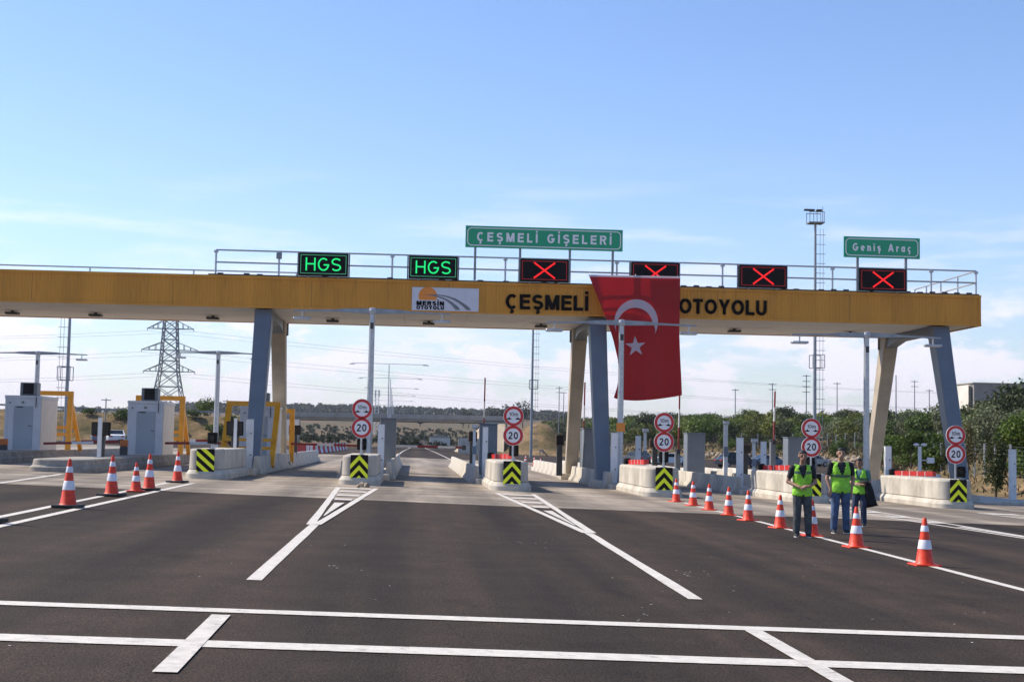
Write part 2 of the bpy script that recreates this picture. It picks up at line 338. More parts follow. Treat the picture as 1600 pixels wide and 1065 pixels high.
def arc(cx, cy, rx, ry, a0, a1, n=14): return [(cx+rx*math.cos(R(a0+(a1-a0)*i/n)), cy+ry*math.sin(R(a0+(a1-a0)*i/n))) for i in range(n+1)]
def glyph(c, t):
    """strokes of one sans-serif letter, cap height 1: (width, polylines, polygons)"""
    h = t/2; T = 1-h; P = []; G = []; x = .72
    if c in 'çşÇŞ': 
        w_, P, G = glyph({'ç':'c','ş':'s','Ç':'C','Ş':'S'}[c], t); q = w_/2
        P.append(([(q+.02,.0),(q-.01,-.09),(q+.07,-.13),(q+.04,-.22),(q-.10,-.23)], t*.62, False)); return w_, P, G
    def pl(*pts, cl=False, tt=None): P.append((list(pts), tt or t, cl))
    if c == ' ': return .34, P, G
    if c == 'E': w = .66; pl((w,T),(h,T),(h,h),(w,h)); pl((t,.52),(w-.04,.52))
    elif c == 'L': w = .60; pl((h,1),(h,h),(w,h))
    elif c == 'H': w = .72; pl((h,1),(h,0)); pl((w-h,1),(w-h,0)); pl((t,.52),(w-t,.52))
    elif c == 'T': w = .66; pl((0,T),(w,T)); pl((w/2,1-t),(w/2,0))
    elif c == 'U': w = .72; pl((h,1),*arc(w/2,.34,w/2-h,.34-h,180,360),(w-h,1))
    elif c == 'O': w = .84; pl(*arc(w/2,.5,w/2-h,.5-h,0,360,28)[:-1], cl=True)
    elif c == 'C': w = .78; pl(*arc(w/2+.01,.5,w/2-h,.5-h,48,312,20))
    elif c == 'G': w = .82; pl(*arc(w/2,.5,w/2-h,.5-h,48,335,20),(w-h,.46),(w*.52,.46))
    elif c == 'S': w = .70; pl(*arc(w/2,.5+(.5-h)/2,w/2-h,(.5-h)/2,28,235,12),*arc(w/2,.5-(.5-h)/2,w/2-h,(.5-h)/2,55,-152,12))
    elif c == 'M':
        w = .90; pl((h,0),(h,1)); pl((w-h,0),(w-h,1)); k = t*.6
        G.append([(t*.15,1),(w/2-k,.02),(w/2+k,.02),(t*1.25,1)]); G.append([(w-t*1.25,1),(w/2-k,.02),(w/2+k,.02),(w-t*.15,1)])
    elif c == 'N': w = .76; pl((h,0),(h,1)); pl((w-h,0),(w-h,1)); G.append([(t*.05,1),(w-t*1.15,0),(w-t*.05,0),(t*1.15,1)])
    elif c == 'R': w = .72; pl((h,0),(h,1)); pl((t,T),*arc(w-h-.22,.5+(.5-h)/2+.02,.22,(.5-h)/2-.0,90,-90,12),(t,.5)); G.append([(w*.42,.52),(w-t*1.15,0),(w,0),(w*.42+t,.52)])
    elif c == 'Y': w = .78; pl((w/2,0),(w/2,.44)); G.append([(0,1),(w/2-t*.52,.38),(w/2+t*.5,.42),(t*1.1,1)]); G.append([(w-t*1.1,1),(w/2-t*.5,.42),(w/2+t*.52,.38),(w,1)])
    elif c == 'A': w = .82; G.append([(w/2-t*.55,1),(0,0),(t*1.05,0),(w/2+t*.5,1)]); G.append([(w/2-t*.5,1),(w-t*1.05,0),(w,0),(w/2+t*.55,1)]); pl((w*.22,.30),(w*.78,.30))
    elif c == 'İ': w = t; pl((h,0),(h,1)); pl((h,1.11),(h,1.11+t*.9))
    elif c == 'i': w = t; pl((h,0),(h,x)); pl((h,.84),(h,1.0))
    elif c == 'e': w = .58; pl((w-h,x/2-.02),*arc(w/2,x/2,w/2-h,x/2-h,0,320,18)); pl((t,x/2-.02),(w-t,x/2-.02), tt=t*.85)
    elif c == 'c': w = .54; pl(*arc(w/2+.02,x/2,w/2-h,x/2-h,48,312,16))
    elif c == 's': w = .50; pl(*arc(w/2,x/2+(x/2-h)/2,w/2-h,(x/2-h)/2,28,235,10),*arc(w/2,x/2-(x/2-h)/2,w/2-h,(x/2-h)/2,55,-152,10))
    elif c == 'n': w = .54; pl((h,0),(h,x)); pl((h,.40),*arc(w/2,x-h-.20,w/2-h,.20,170,0,10),(w-h,0))
    elif c == 'm': w = .86; pl((h,0),(h,x)); pl((h,.42),*arc(w/4+h/2,x-h-.16,w/4-h/2,.16,170,0,8),(w/2,0)); pl((w/2,.42),*arc(w*.75-h/2,x-h-.16,w/4-h/2,.16,170,0,8),(w-h,0))
    elif c == 'r': w = .36; pl((h,0),(h,x)); pl((h,.40),*arc(w+.02,x-h-.24,w-h,.24,170,92,8))
    elif c == 'a': w = .56; pl(*arc(w/2-.0,x/2,w/2-h,x/2-h,0,360,18)[:-1], cl=True); pl((w-h,0),(w-h,x))
    elif c == '1': w = .34; pl((w-h,0),(w-h,1)); G.append([(0,.72),(w-t,.90),(w-t,1),(0,.84)])
    elif c == '2': w = .62; pl(*arc(w/2,.70,w/2-h,.30-h,165,-30,14),(h*1.4,t*.95)); pl((0,h),(w,h))
    elif c == '0': w = .66; pl(*arc(w/2,.5,w/2-h,.5-h,0,360,26)[:-1], cl=True)
    else: w = .6; pl((h,0),(h,1),(w-h,1),(w-h,0))
    return w, P, G
def wear(m, col, a, b, sc, mapping=(1,1,1)):
    """worn or stained patches: the base colour gives way to another where a noise is high"""
    t = m.node_tree; bs = t.nodes['Principled BSDF']; src = bs.inputs['Base Color'].links[0].from_socket
    tcn = t.nodes.new('ShaderNodeTexCoord'); q = t.nodes.new('ShaderNodeMapping'); q.inputs['Scale'].default_value = mapping; t.links.new(tcn.outputs['Object'], q.inputs[0])
    n = t.nodes.new('ShaderNodeTexNoise'); n.inputs['Scale'].default_value = sc; n.inputs['Detail'].default_value = 8; n.inputs['Roughness'].default_value = .75; t.links.new(q.outputs[0], n.inputs['Vector'])
    r = t.nodes.new('ShaderNodeMapRange'); t.links.new(n.outputs[0], r.inputs[0]); r.inputs[1].default_value = a; r.inputs[2].default_value = b; r.inputs[4].default_value = .8
    x = t.nodes.new('ShaderNodeMix'); x.data_type = 'RGBA'; t.links.new(r.outputs[0], x.inputs[0]); t.links.new(src, x.inputs[6]); x.inputs[7].default_value = (*col,1); t.links.new(x.outputs[2], bs.inputs['Base Color'])
wear(mLine, (.20,.18,.16), .56, .70, 7); wear(mLineW, (.20,.18,.16), .56, .70, 7)
wear(mConc, (.27,.235,.19), .54, .74, 1.3, (1,1,.6)); wear(mConcD, (.17,.15,.125), .54, .74, 1.2)
wear(mCone, (.20,.055,.03), .60, .78, 9); wear(mFas, (.36,.15,.022), .54, .80, 1.1, (2.2,1,.18))
def text(s, width, cap, parent, name, m, centre, depth=.02, t=.18, label=None, gap=.16):
    """lettering as a mesh of its own, standing in the x,z plane and facing -y; centre is local to the parent"""
    mb = MB(); X = 0.0; k = 0
    gl = [glyph(c, t) for c in s]; tot = sum(g_[0] for g_ in gl)+gap*(len(s)-1); sx = width/tot
    for w, P, G in gl:
        for pts, tt, cl in P:
            n = len(pts); le, ri = [], []
            for i in range(n):
                p = Vector(pts[i]); a = Vector(pts[i-1]) if (i > 0 or cl) else None; b = Vector(pts[(i+1)%n]) if (i < n-1 or cl) else None
                d0 = (p-a).normalized() if a is not None else (b-p).normalized(); d1 = (b-p).normalized() if b is not None else d0
                nn = Vector((-d0.y-d1.y, d0.x+d1.x)); nn = nn.normalized() if nn.length > 1e-6 else Vector((-d0.y,d0.x)); c_ = max(.35, nn.dot(Vector((-d0.y,d0.x))))
                le.append(p+nn*(tt/2/c_)); ri.append(p-nn*(tt/2/c_))
            y0 = -depth/2-.0004*(k%6); rng = range(n if cl else n-1)
            q = lambda p, y: ((X+p.x-tot/2)*sx, y, (p.y-.5)*cap)
            vs_ = [q(p,y0) for p in le]+[q(p,y0) for p in ri]+[q(p,depth/2) for p in le]+[q(p,depth/2) for p in ri]
            fs = []
            for i in rng:
                j = (i+1)%n; fs += [(i,n+i,n+j,j),(i,j,2*n+j,2*n+i),(n+j,n+i,3*n+i,3*n+j)]
            if not cl: fs += [(0,2*n,3*n,n),(n-1,2*n-1,4*n-1,3*n-1)]
            mb.add(vs_, fs); k += 1
        for poly in G:
            mb.prismY([((X+x_-tot/2)*sx,(z_-.5)*cap) for x_, z_ in poly], -depth/2-.0004*(k%6), depth/2); k += 1
        X += w+gap
        if w == .34 and not P and not G:      # a word space: the next word is a mesh of its own
            mb.build(name, m, parent, loc=centre); mb = MB()
    o = mb.build(name, m, parent, loc=centre)
    if label: o['label'] = label
    return o

# ------------------------------------------------------------------ terrain
TOE = [(27.5,-40),(27.5,40),(28.8,62),(31,80),(37,110),(50,150),(60,185),(56,240),(40,272),(30,315),(26,380),(27,500),(60,900)]
ty = np.array([p[1] for p in TOE]); tx = np.array([p[0] for p in TOE])
def sst(a, b, x): t = np.clip((x-a)/(b-a), 0, 1); return t*t*(3-2*t)
def toe_u(x, y):      # rough distance beyond the toe of the bank
    return (x-np.interp(y, ty, tx))*np.interp(y, [0,110,185,215,260,300,400], [1,.93,.9,.75,.62,.8,1])
def TZ(x, y):
    x = np.asarray(x, float); y = np.asarray(y, float)
    z = -CFALL*np.clip(x, -30, 30)-.05
    u = toe_u(x, y)
    near = sst(120, 60, y)
    bank = 1.9*sst(0, 5, u)+2.4*sst(3, 32, u)+3.2*sst(20, 120, u)
    z = z+bank*np.where(y > 0, 1, .6)*(1-.25*near)*sst(900, 520, y)
    # crossing road on its embankment, left of the bridge and again where it meets the right bank
    e = 5.2*sst(236, 249, y)*sst(276, 263, y)*np.maximum(sst(-20, -26, x), sst(14, 18, x)*sst(29, 23, x)); z = np.maximum(z, e+z*(e < .02))
    z = z+41*sst(330, 2300, y)*(1-.62*sst(-200, -700, x))*(1-.45*sst(120, 420, x))
    z = z+sst(1, 8, u)*.35*np.sin(x*.31+y*.17)*np.cos(y*.23-x*.11)
    z = np.where(x < -48, z+.6*sst(48, 80, -x), z)
    return z
def tz(x, y): return float(TZ(np.array([x]), np.array([y]))[0])
xs = np.unique(np.concatenate([np.linspace(-6000,-600,28), np.linspace(-600,-80,27), np.arange(-80,22,6.0), np.arange(22,112,1.6), np.linspace(112,600,30), np.linspace(600,6000,28)]))
ys = np.unique(np.concatenate([np.linspace(-200,-20,8), np.arange(-20,430,3.0), np.linspace(430,2400,90), np.linspace(2400,9000,22)]))
XX, YY = np.meshgrid(xs, ys); ZZ = TZ(XX, YY)
nx, ny = len(xs), len(ys)
vs = np.stack([XX.ravel(), YY.ravel(), ZZ.ravel()], 1)
ii = (np.arange(ny-1)[:,None]*nx+np.arange(nx-1)[None,:]).ravel()
b_ = MB(); b_.v = [tuple(p) for p in vs]; b_.f = [(i,i+1,i+nx+1,i+nx) for i in ii.tolist()]; b_.m = [0]*len(b_.f)
struct(b_.build('terrain', mTer, smooth=True))

def sheet(name, poly, lift, m):       # flat paving following the cross fall, split at x = +-30 where the fall ends
    cuts = [(-1e4,-30),(-30,30),(30,1e4)]; mb = MB()
    for a, c in cuts:
        P = poly[:]
        for lim, keep in ((a, 1), (c, -1)):
            Q = []
            for i in range(len(P)):
                p, q = P[i], P[(i+1)%len(P)]; ip = keep*(p[0]-lim) >= 0; iq = keep*(q[0]-lim) >= 0
                if ip: Q.append(p)
                if ip != iq:
                    t = (lim-p[0])/(q[0]-p[0]); Q.append((lim, p[1]+t*(q[1]-p[1])))
            P = Q
            if not P: break
        if len(P) > 2: mb.add([(x,y,gz(x)+lift) for x,y in P], [tuple(range(len(P)))])
    return struct(mb.build(name, m))
sheet('road', [(-75,-15),(27.3,-15),(27.3,40),(28.6,62),(30.8,80),(36.8,110),(49.8,150),(59.5,185),(55.5,239),(39.5,271),(29.5,314),(18,334),(-8,334),(-9,236),(-44,225),(-60,160),(-75,120)], 0.0, mA)
sheet('concrete_pavement', [(-34,39.6),(-11,39.4),(1.8,37.8),(14,38.2),(27.2,38.8),(28.3,62),(30,78),(33,134),(-34,134)], .004, mSlab)
# the motorway beyond, climbing with the land
mb = MB(); rows = [(y, tz(0, y)+.09) for y in (334,380,430,500,600,750)]
for (ya, za), (yb, zb) in zip(rows[:-1], rows[1:]):
    mb.add([(-8+ya*0,ya,za),(14,ya,za),(14,yb,zb),(-8,yb,zb)], [(0,1,2,3)])
struct(mb.build('far_road', mA))
def line(pts, w, m=mLine, lift=.008, name='road_marking'):
    mb = MB(); P = [Vector((x,y)) for x,y in pts]
    for a, c in zip(P[:-1], P[1:]):
        d = (c-a).normalized(); n = Vector((-d.y, d.x))*w/2
        k = max(1, int((c-a).length/1.6)); lft = []; rgt = []
        for i in range(k+1):                      # slightly ragged paint edge
            p = a+(c-a)*i/k; j = random.uniform(-.008,.008); j2 = random.uniform(-.008,.008)
            lft.append(p+n*(1+j/w*2)); rgt.append(p-n*(1+j2/w*2))
        for i in range(k):
            q = [rgt[i], rgt[i+1], lft[i+1], lft[i]]
            mb.add([(v.x,v.y,gz(v.x)+lift) for v in q], [(0,1,2,3)])
    return struct(mb.build(name, m))
line([(-9,13.38),(-3,13.36),(9,13.33)], .30); line([(-9,11.22),(0,11.24),(9,11.20)], .36)
line([(-1.70,13.0),(-1.66,9.85)], .17, mLineW, .012); line([(3.22,13.15),(3.2,9.7)], .17, mLineW, .012)
def triangle(cx, y_apex, y_in, y_end, y_dash, cx_dash, half=.62, rungs=(46.0,43.3,40.4,37.7), solid=(35.7,29.6), off=0.0):
    line([(cx_dash,y_dash),(cx-.0+off,y_apex)], .17)
    line([(cx-.06+off,y_apex-.6),(cx-half+off,y_end)], .16, lift=.012); line([(cx+.06+off,y_apex-.6),(cx+half+off,y_end+.2)], .16, lift=.016)
    def hw(y): return half*(y-y_apex)/(y_end-y_apex)
    for y in rungs:
        h = hw(y)-.10; line([(cx-h+off,y),(cx+h+off,y)], .95, mLineW, .020)
    mb = MB(); q = []
    for y, s in ((solid[0],-1),(solid[0],1),(solid[1],1),(solid[1],-1)):
        h = max(.015, hw(y)-.14); q.append((cx+s*h+off, y, gz(cx)+.020))
    mb.add(q[::-1], [(0,1,2,3)]); struct(mb.build('road_marking', mLineW))
triangle(-1.82, 27.2, 28.6, 46.8, 16.2, -1.76); triangle(3.42, 27.8, 29.2, 47.2, 15.8, 3.20)
line([(-7.25,24),(-7.22,25.4),(-7.70,46)], .17); line([(-6.35,14),(-6.57,23),(-6.95,45.6)], .17)
line([(7.75,10),(8.15,18.4),(8.55,34),(8.80,46.4)], .16)
triangle(14.1, 28.6, 30, 46.8, 12, 13.0); triangle(19.6, 30, 31.5, 46.5, 16, 19.2)
line([(-11.26,39.4),(-11.9,49)], .2, mLineW, .012); line([(-13.1,38),(-13.4,47)], .2, mLineW, .012); line([(-16.5,39.5),(-11.6,47)], .25, mLineW, .013)
for x in (-1.75, 3.6): line([(x,97),(x*.9,200),(x*.6+.4,330)], .16)
for y in np.arange(100, 200, 12): line([(9.2,y),(9.3,y+4)], .15)
line([(-12,138),(-11,330)], .15)
# small paint spills and crumbs on the asphalt
mb = MB()
def crumb(x, y, a, b, k=7, lift=.006):
    th = random.uniform(0,PI); pts = []
    for i in range(k):
        t = 2*PI*i/k; r = random.uniform(.5,1.1); u, v = a*r*math.cos(t), b*r*math.sin(t); px_, py_ = x+u*math.cos(th)-v*math.sin(th), y+u*math.sin(th)+v*math.cos(th); pts.append((px_,py_,gz(px_)+lift))
    mb.add(pts, [tuple(range(k))])
for i in range(60): crumb(random.uniform(-6,9), random.uniform(9.5,30), random.uniform(.008,.03), random.uniform(.006,.015))
for (px, py) in [(820,848),(845,845),(860,848),(1075,896),(1090,898),(518,884),(1005,962)]:
    g = GP(px, py)
    for i in range(5): crumb(g.x+random.gauss(0,.2), g.y+random.gauss(0,.35), random.uniform(.008,.035), random.uniform(.005,.02))
tag(mb.build('road_crumbs', mLineW), kind='stuff', label='pale paint crumbs and scraps scattered over the dark asphalt', cat='debris')

# ------------------------------------------------------------------ far land
def hill(name, px0, px1, Y, prof, m, depth=600):
    n = 90; mb = MB(); rows = []
    for j, fz in enumerate((0, .55, 1.0, .8)):
        row = []
        for i in range(n+1):
            px = px0+(px1-px0)*i/n; p = AT(px, np.interp(px, [q[0] for q in prof], [q[1] for q in prof]), Y)
            jit = mnoise.fractal(Vector((i*.21, j*.7, Y*.001)), 1, 2, 5)*22*(Y/5000)
            row.append((p.x*(1+.04*j), Y+depth*(j-2)*.5, -30 if j == 0 else -30+(p.z+30+jit)*fz))
        rows.append(row)
    mb.loft(rows, closed=False); return struct(mb.build(name, m, smooth=True))
hill('hills', -700, 900, 6200, [(-700,618),(-200,628),(30,640),(70,633),(120,630),(150,635),(190,643),(240,640),(330,640),(420,638),(520,643),(700,648),(900,652)], mHill)
hill('hills', -700, 700, 4400, [(-700,640),(0,645),(110,640),(170,646),(230,641),(300,648),(360,642),(430,646),(700,655)], mHill, 400)

def clump(n, rx, rz, leaf, seed, lobes=7, hollow=.35, trunk_top=0.0):
    """crown of loose leaf-sized faces spread in several uneven lobes"""
    rnd = np.random.RandomState(seed)
    cen = rnd.normal(0, 1, (lobes,3)); cen /= np.linalg.norm(cen, axis=1)[:,None]; cen *= np.array([rx*.55, rx*.55, rz*.5]); rad = rnd.uniform(.38,.62,lobes)*rx
    k = rnd.randint(0, lobes, n); d = rnd.normal(0,1,(n,3)); d /= np.linalg.norm(d,axis=1)[:,None]
    r = rad[k]*(hollow+(1-hollow)*rnd.uniform(0,1,n)**.5)*rnd.uniform(.85,1.18,n)
    c = cen[k]+d*r[:,None]*np.array([1,1,rz/rx*.95+.1])
    nrm = d*.7+rnd.normal(0,.6,(n,3))+np.array([0,0,.25]); nrm /= np.linalg.norm(nrm,axis=1)[:,None]
    a = np.cross(nrm, rnd.normal(0,1,(n,3))); a /= np.linalg.norm(a,axis=1)[:,None]; b = np.cross(nrm,a)
    s = leaf*rnd.uniform(.6,1.4,n)[:,None]
    v = np.stack([c-a*s*.5, c-b*s*.32+a*s*.05, c+a*s*.6, c+b*s*.32], 1).reshape(-1,3)
    return v
def crown_obj(name, v, m):
    n = len(v)//4; me = bpy.data.meshes.new(name); me.vertices.add(len(v)); me.vertices.foreach_set('co', v.ravel())
    me.loops.add(n*4); me.loops.foreach_set('vertex_index', np.arange(n*4)); me.polygons.add(n); me.polygons.foreach_set('loop_start', np.arange(n)*4)
    try: me.polygons.foreach_set('loop_total', np.full(n,4))
    except Exception: pass
    me.materials.append(m); me.update(calc_edges=True)
    o = bpy.data.objects.new(name, me); COL.objects.link(o); return o
def trunk_mesh(h, r, spread, seed, limbs=5):
    rnd = random.Random(seed); mb = MB(); top = Vector((rnd.uniform(-.1,.1),rnd.uniform(-.1,.1),h*.55))
    mb.cyl((0,0,-.3), top, r, r*.65, 7)
    for i in range(limbs):
        a = 2*PI*i/limbs+rnd.uniform(-.4,.4); e = top+Vector((math.cos(a)*spread*rnd.uniform(.5,.9), math.sin(a)*spread*rnd.uniform(.5,.9), h*rnd.uniform(.25,.6)))
        mid = top.lerp(e,.5)+Vector((0,0,h*.05)); mb.cyl(top-Vector((0,0,.1)), mid, r*.5, r*.32, 5); mb.cyl(mid, e, r*.32, r*.12, 5)
    return mb
def make_tree(name, label, cat, group, h, rx, rz, leaf, n, lm, seed, lobes=8, tr=.13):
    t = thing(name, label, cat, (0,0,-500), group)
    trunk_mesh(h-rz*.6, tr, rx*.6, seed).build('trunk', mBarkN, t)
    v = clump(n, rx, rz, leaf, seed, lobes); v[:,2] += h-rz*.95
    c = crown_obj('crown', v, lm); c.parent = t
    return t
LB_OR = 'dark green round orchard tree in the grove along the hilltop'
LB_OL = 'grey-green olive tree among the darker grove trees'
LB_SC = 'low dry yellowish bush on the tan roadside bank'
LB_SG = 'low green bush on the tan roadside bank'
protos = {'or': [make_tree('orchard_tree', LB_OR, 'tree', 'orchard trees on the hill behind the toll plaza', (4.0,4.2,4.7,4.1)[i], 3.1+.2*i, 1.9+.1*i, .34, 3000, (mLf[0],mLf[0],mLf[2],mLfC)[i], 11+i, 9) for i in range(4)],
          'ol': [make_tree('olive_tree', LB_OL, 'tree', 'olive trees on the hill', 4.4, 2.9, 2.0, .30, 2600, mLf[1], 31+i, 9) for i in range(2)],
          'sc': [make_tree('dry_bush', LB_SC, 'bush', 'dry bushes on the bank', 1.15, .95, .62, .22, 420, mLf[3], 41+i, 6, .04) for i in range(2)],
          'sg': [make_tree('green_bush', LB_SG, 'bush', 'green bushes on the bank', 1.7, 1.1, .9, .24, 600, mLf[0], 51+i, 6, .05) for i in range(2)]}
used = set()
def plant(kind, x, y, sc=1.0, label=None, group=None):
    p = random.choice(protos[kind]); loc = (x, y, tz(x,y)); rz = random.uniform(0,6.28); s = sc*random.uniform(.85,1.2)
    if p.name in used:
        t = dup(p, loc, label, group, rz, (s*random.uniform(.9,1.15), s, s*random.uniform(.85,1.15)))
    else:
        used.add(p.name); p.location = loc; p.rotation_euler = (0,0,rz); p.scale = (s,s,s); t = p
        if label: t['label'] = label
    return t
def project(x, y, z):
    v = Vector((x,y,z-EYE)); c = v.dot(CF_); return 800+FPX*v.dot(CR_)/c, 532.5-FPX*v.dot(CU_)/c
rt = random.Random(5); cnt = {'or':0,'ol':0}
rowsU = [15,20.5,26,32,39,48,60,76]
cand = []
for k, u0 in enumerate(rowsU):
    y = 96.0
    while y < 470:
        fac = float(np.interp(y,[0,110,185,215,260,300,400],[1,.93,.9,.75,.62,.8,1])); x = float(np.interp(y,ty,tx))+(u0+rt.uniform(-1.2,1.2))/fac
        px, py = project(x, y, tz(x,y)+3)
        if 770 < px < 1640 and not (px > 1490 and u0 > 36): cand.append((x, y+rt.uniform(-1,1), u0))
        y += (4.6 if k < 4 else 6.0)*(1+.002*max(0,y-150))
rt.shuffle(cand)
for x, y, u0 in cand[:330]:
    k = 'ol' if (rt.random() < .22 and u0 < 32) else 'or'
    plant(k, x, y, 1.14 if y > 150 else .8); cnt[k] += 1
for i in range(120):
    y = rt.uniform(70, 330); u = rt.uniform(1.8, 13); fac = float(np.interp(y,[0,110,185,215,260,300,400],[1,.93,.9,.75,.62,.8,1])); x = float(np.interp(y,ty,tx))+u/fac
    plant('sc' if rt.random() < .45 else 'sg', x, y, rt.uniform(.6,1.25))
# bigger trees close to the right edge, and two round ones on the bank
def solo(name, label, cat, px, Y, h, rx, rz, leaf, n, lm, seed, lobes=10, tr=.14):
    p = AT(px, 700, Y); t = make_tree(name, label, cat, None, h, rx, rz, leaf, n, lm, seed, lobes, tr); t.location = (p.x, Y, tz(p.x, Y)-.1); return t
solo('olive_tree', 'large grey-green olive tree right of the right canopy legs', 'tree', 1556, 92, 3.5, 2.5, 1.6, .20, 6000, mLf[1], 71, 12)
solo('broadleaf_tree', 'dark green broad tree at the right edge behind the last white post', 'tree', 1606, 80, 3.1, 1.8, 1.5, .17, 5500, mLf[0], 72, 11)
solo('cypress_tree', 'narrow dark cypress beside the last white post at right', 'tree', 1556, 71, 3.6, .62, 1.75, .13, 2600, mLf[2], 73, 8, .07)
solo('cypress_tree', 'slim thin-leaved young tree beside the right canopy leg', 'tree', 1512, 86, 3.6, .55, 1.6, .13, 900, mLf[3], 74, 6, .05)
solo('pine_tree', 'small round pine on the bank, left one of a pair', 'tree', 1392, 118, 3.6, 1.5, 1.05, .18, 2600, mLf[0], 75, 8, .10)
solo('pine_tree', 'small round pine on the bank, right one of a pair', 'tree', 1424, 112, 3.1, 1.25, .95, .18, 2200, mLf[0], 76, 8, .10)
solo('shrub', 'thin dark shrub on the bank behind the rightmost 20 sign', 'bush', 1479, 96, 2.3, .6, 1.0, .14, 900, mLf[2], 77, 6, .05)
solo('shrub', 'green shrub high on the bank left of the right canopy leg', 'bush', 1465, 122, 2.0, 1.0, .9, .17, 1200, mLf[0], 78, 6, .05)
solo('broadleaf_tree', 'tall dark tree standing above the olive at the right edge', 'tree', 1590, 118, 3.1, 2.6, 1.5, .22, 4500, mLf[0], 79, 11)
solo('palm_bush', 'green bushy tree on the embankment left of the grey-blue canopy leg', 'tree', 322, 262, 3.6, 2.6, 1.7, .30, 1500, mLf[0], 80, 9)
# dry grass on the bank
rg = np.random.RandomState(3); mb = MB(); vv = []; 
n = 26000; y = rg.uniform(45, 330, n); fac = np.interp(y,[0,110,185,215,260,300,400],[1,.93,.9,.75,.62,.8,1]); x = np.interp(y,ty,tx)+rg.uniform(.6,20,n)**1.0/fac
z = TZ(x,y); hh = rg.uniform(.15,.5,n)*np.where(y < 120, .7, 1.1); ww = rg.uniform(.03,.10,n)*np.where(y < 120, 1, 2.2); an = rg.uniform(0,PI,n); lx, ly = rg.normal(0,.16,n), rg.normal(0,.16,n)
v = np.stack([np.stack([x-np.cos(an)*ww, y-np.sin(an)*ww, z-.05],1), np.stack([x+np.cos(an)*ww, y+np.sin(an)*ww, z-.05],1), np.stack([x+lx+np.cos(an)*ww*.3, y+ly, z+hh],1), np.stack([x+lx-np.cos(an)*ww*.3, y+ly, z+hh*.92],1)],1).reshape(-1,3)
g = crown_obj('dry_grass', v, mGrass); tag(g, 'dry tan grass covering the roadside bank', 'grass', kind='stuff')
# far woods on the skyline
def wood(name, label, px0, px1, Y0, Y1, count, h, seed):
    r_ = np.random.RandomState(seed); out = []
    base = [clump(60, h*.6, h*.5, h*.32, seed+j, 5) for j in range(4)]
    for i in range(count):
        Y = r_.uniform(Y0, Y1); p = AT(r_.uniform(px0,px1), 640, Y); s = r_.uniform(.6,1.4)
        out.append(base[i%4]*s+np.array([p.x, Y, tz(p.x,Y)+h*.45*s]))
    o = crown_obj(name, np.concatenate(out), mFarLf); return tag(o, label, 'woodland', kind='stuff')
wood('far_wood', 'hazy dark woodland along the skyline beyond the bridge', 230, 900, 1500, 2300, 1500, 9, 90)
wood('far_wood', 'thin scrub on the far fields left of the pylon', -100, 420, 1300, 2300, 260, 6, 92)
wood('far_wood', 'distant orchard rows seen above the nearer grove', 850, 1700, 480, 1100, 700, 6, 94)
wood('far_scrub', 'low brown-green scrub on the fields seen under the bridge', 300, 900, 345, 900, 900, 2.0, 96)
for i, (px, hgt, lab) in enumerate([(733,9,'leftmost small dark tree on the skyline beyond the bridge'),(724,11,'broad dark tree on the skyline above the bridge right end'),(770,13,'dark tree cluster on the skyline left of the second mast'),(792,14,'tallest dark tree on the skyline behind the third 20 sign'),(817,17,'dark rounded tree just left of the thin mast'),(657,6,'single small tree bump on the skyline mid bridge')]):
    t = make_tree('skyline_tree', lab, 'tree', None, hgt, hgt*.42, hgt*.42, 1.3, 500, mFarLf, 100+i, 7, .3); p = AT(px, 640, 820); t.location = (p.x, 820, tz(p.x,820)+4)

# ------------------------------------------------------------------ bridge and things far behind
br = thing('bridge', 'grey road bridge crossing the motorway behind the plaza', 'bridge', (-5,250,0))
mb = MB(); mb.box(-24,17,250,262,4.95,5.75); mb.box(-24.5,17.5,249.6,249.97,5.4,6.25); mb.build('deck', mBridge, br, world=True)
mb = MB(); mb.box(-24.2,17,249.7,249.9,7.22,7.28); mb.box(-24.2,17,249.7,249.9,6.92,6.96); mb.box(-24.2,17,249.7,249.9,6.62,6.66); mb.build('guard_rail', mGalD, br, world=True)
for i in range(44):
    MB().box(-24+i*.95,-23.92+i*.95,249.72,249.88,6.26,7.22).build('railing_post', mGalD, br, world=True)
for x in (-9.6,):
    mb = MB(); mb.bbox(x-.5,x+.5,252,260,-1,4.94,.08); mb.build('pier', mBridge, br, world=True)
mb = MB(); toe = [(6.6,256,-.6),(6.6,246,-.6),(7.8,239,-.6),(10,236,-.6),(15,235.5,-.6)]; tp = [(12.2,256,5.0),(12.2,249.9,5.0),(12.4,249.4,5.0),(12.9,249.1,5.0),(16,249,5.0)]
mb.loft([toe,tp], closed=False); mb.loft([tp,[(16,256,5.0)]*5], closed=False); mb.build('abutment', mSlopeT, br, world=True)
MB().prismX([(244,-1),(250,-1),(250,4.9),(248.5,4.9)], -27, -20).build('abutment', mBridge, br, world=True)
for i, (x, y, lab) in enumerate([(7.6,214,'pale concrete block at the foot of the bridge abutment, left one'),(9.6,206,'pale concrete block at the foot of the bridge abutment, right one')]):
    mb = MB(); z = gz(x); mb.prismX([(-.5,0),(.6,0),(.3,2.3),(-.2,2.3)], -.9, .9); o = mb.build('concrete_block', mConc, loc=(x,y,z)); tag(o, lab, 'concrete block')
sh = thing('shed', 'small white shed seen under the bridge', 'shed', tuple(AT(688,666,420)), None)
sh.location.z = tz(sh.location.x, 420)
MB().box(-3,3,0,5,-1,2.6).build('wall', mSheet, sh); MB().prismY([(-3.2,2.6),(3.2,2.6),(3.2,2.75),(0,3.5),(-3.2,2.75)], -.2, 5.2).build('roof', mConcD, sh)
bl = thing('building', 'long grey industrial building with pale sheeted end on the hill', 'building', (0,0,0))
a = AT(1503,660,330); e = AT(1528,660,322); zb = tz(e.x,330)-1; topz = AT(1530,598,322).z; bl.location = (e.x, 325, zb)
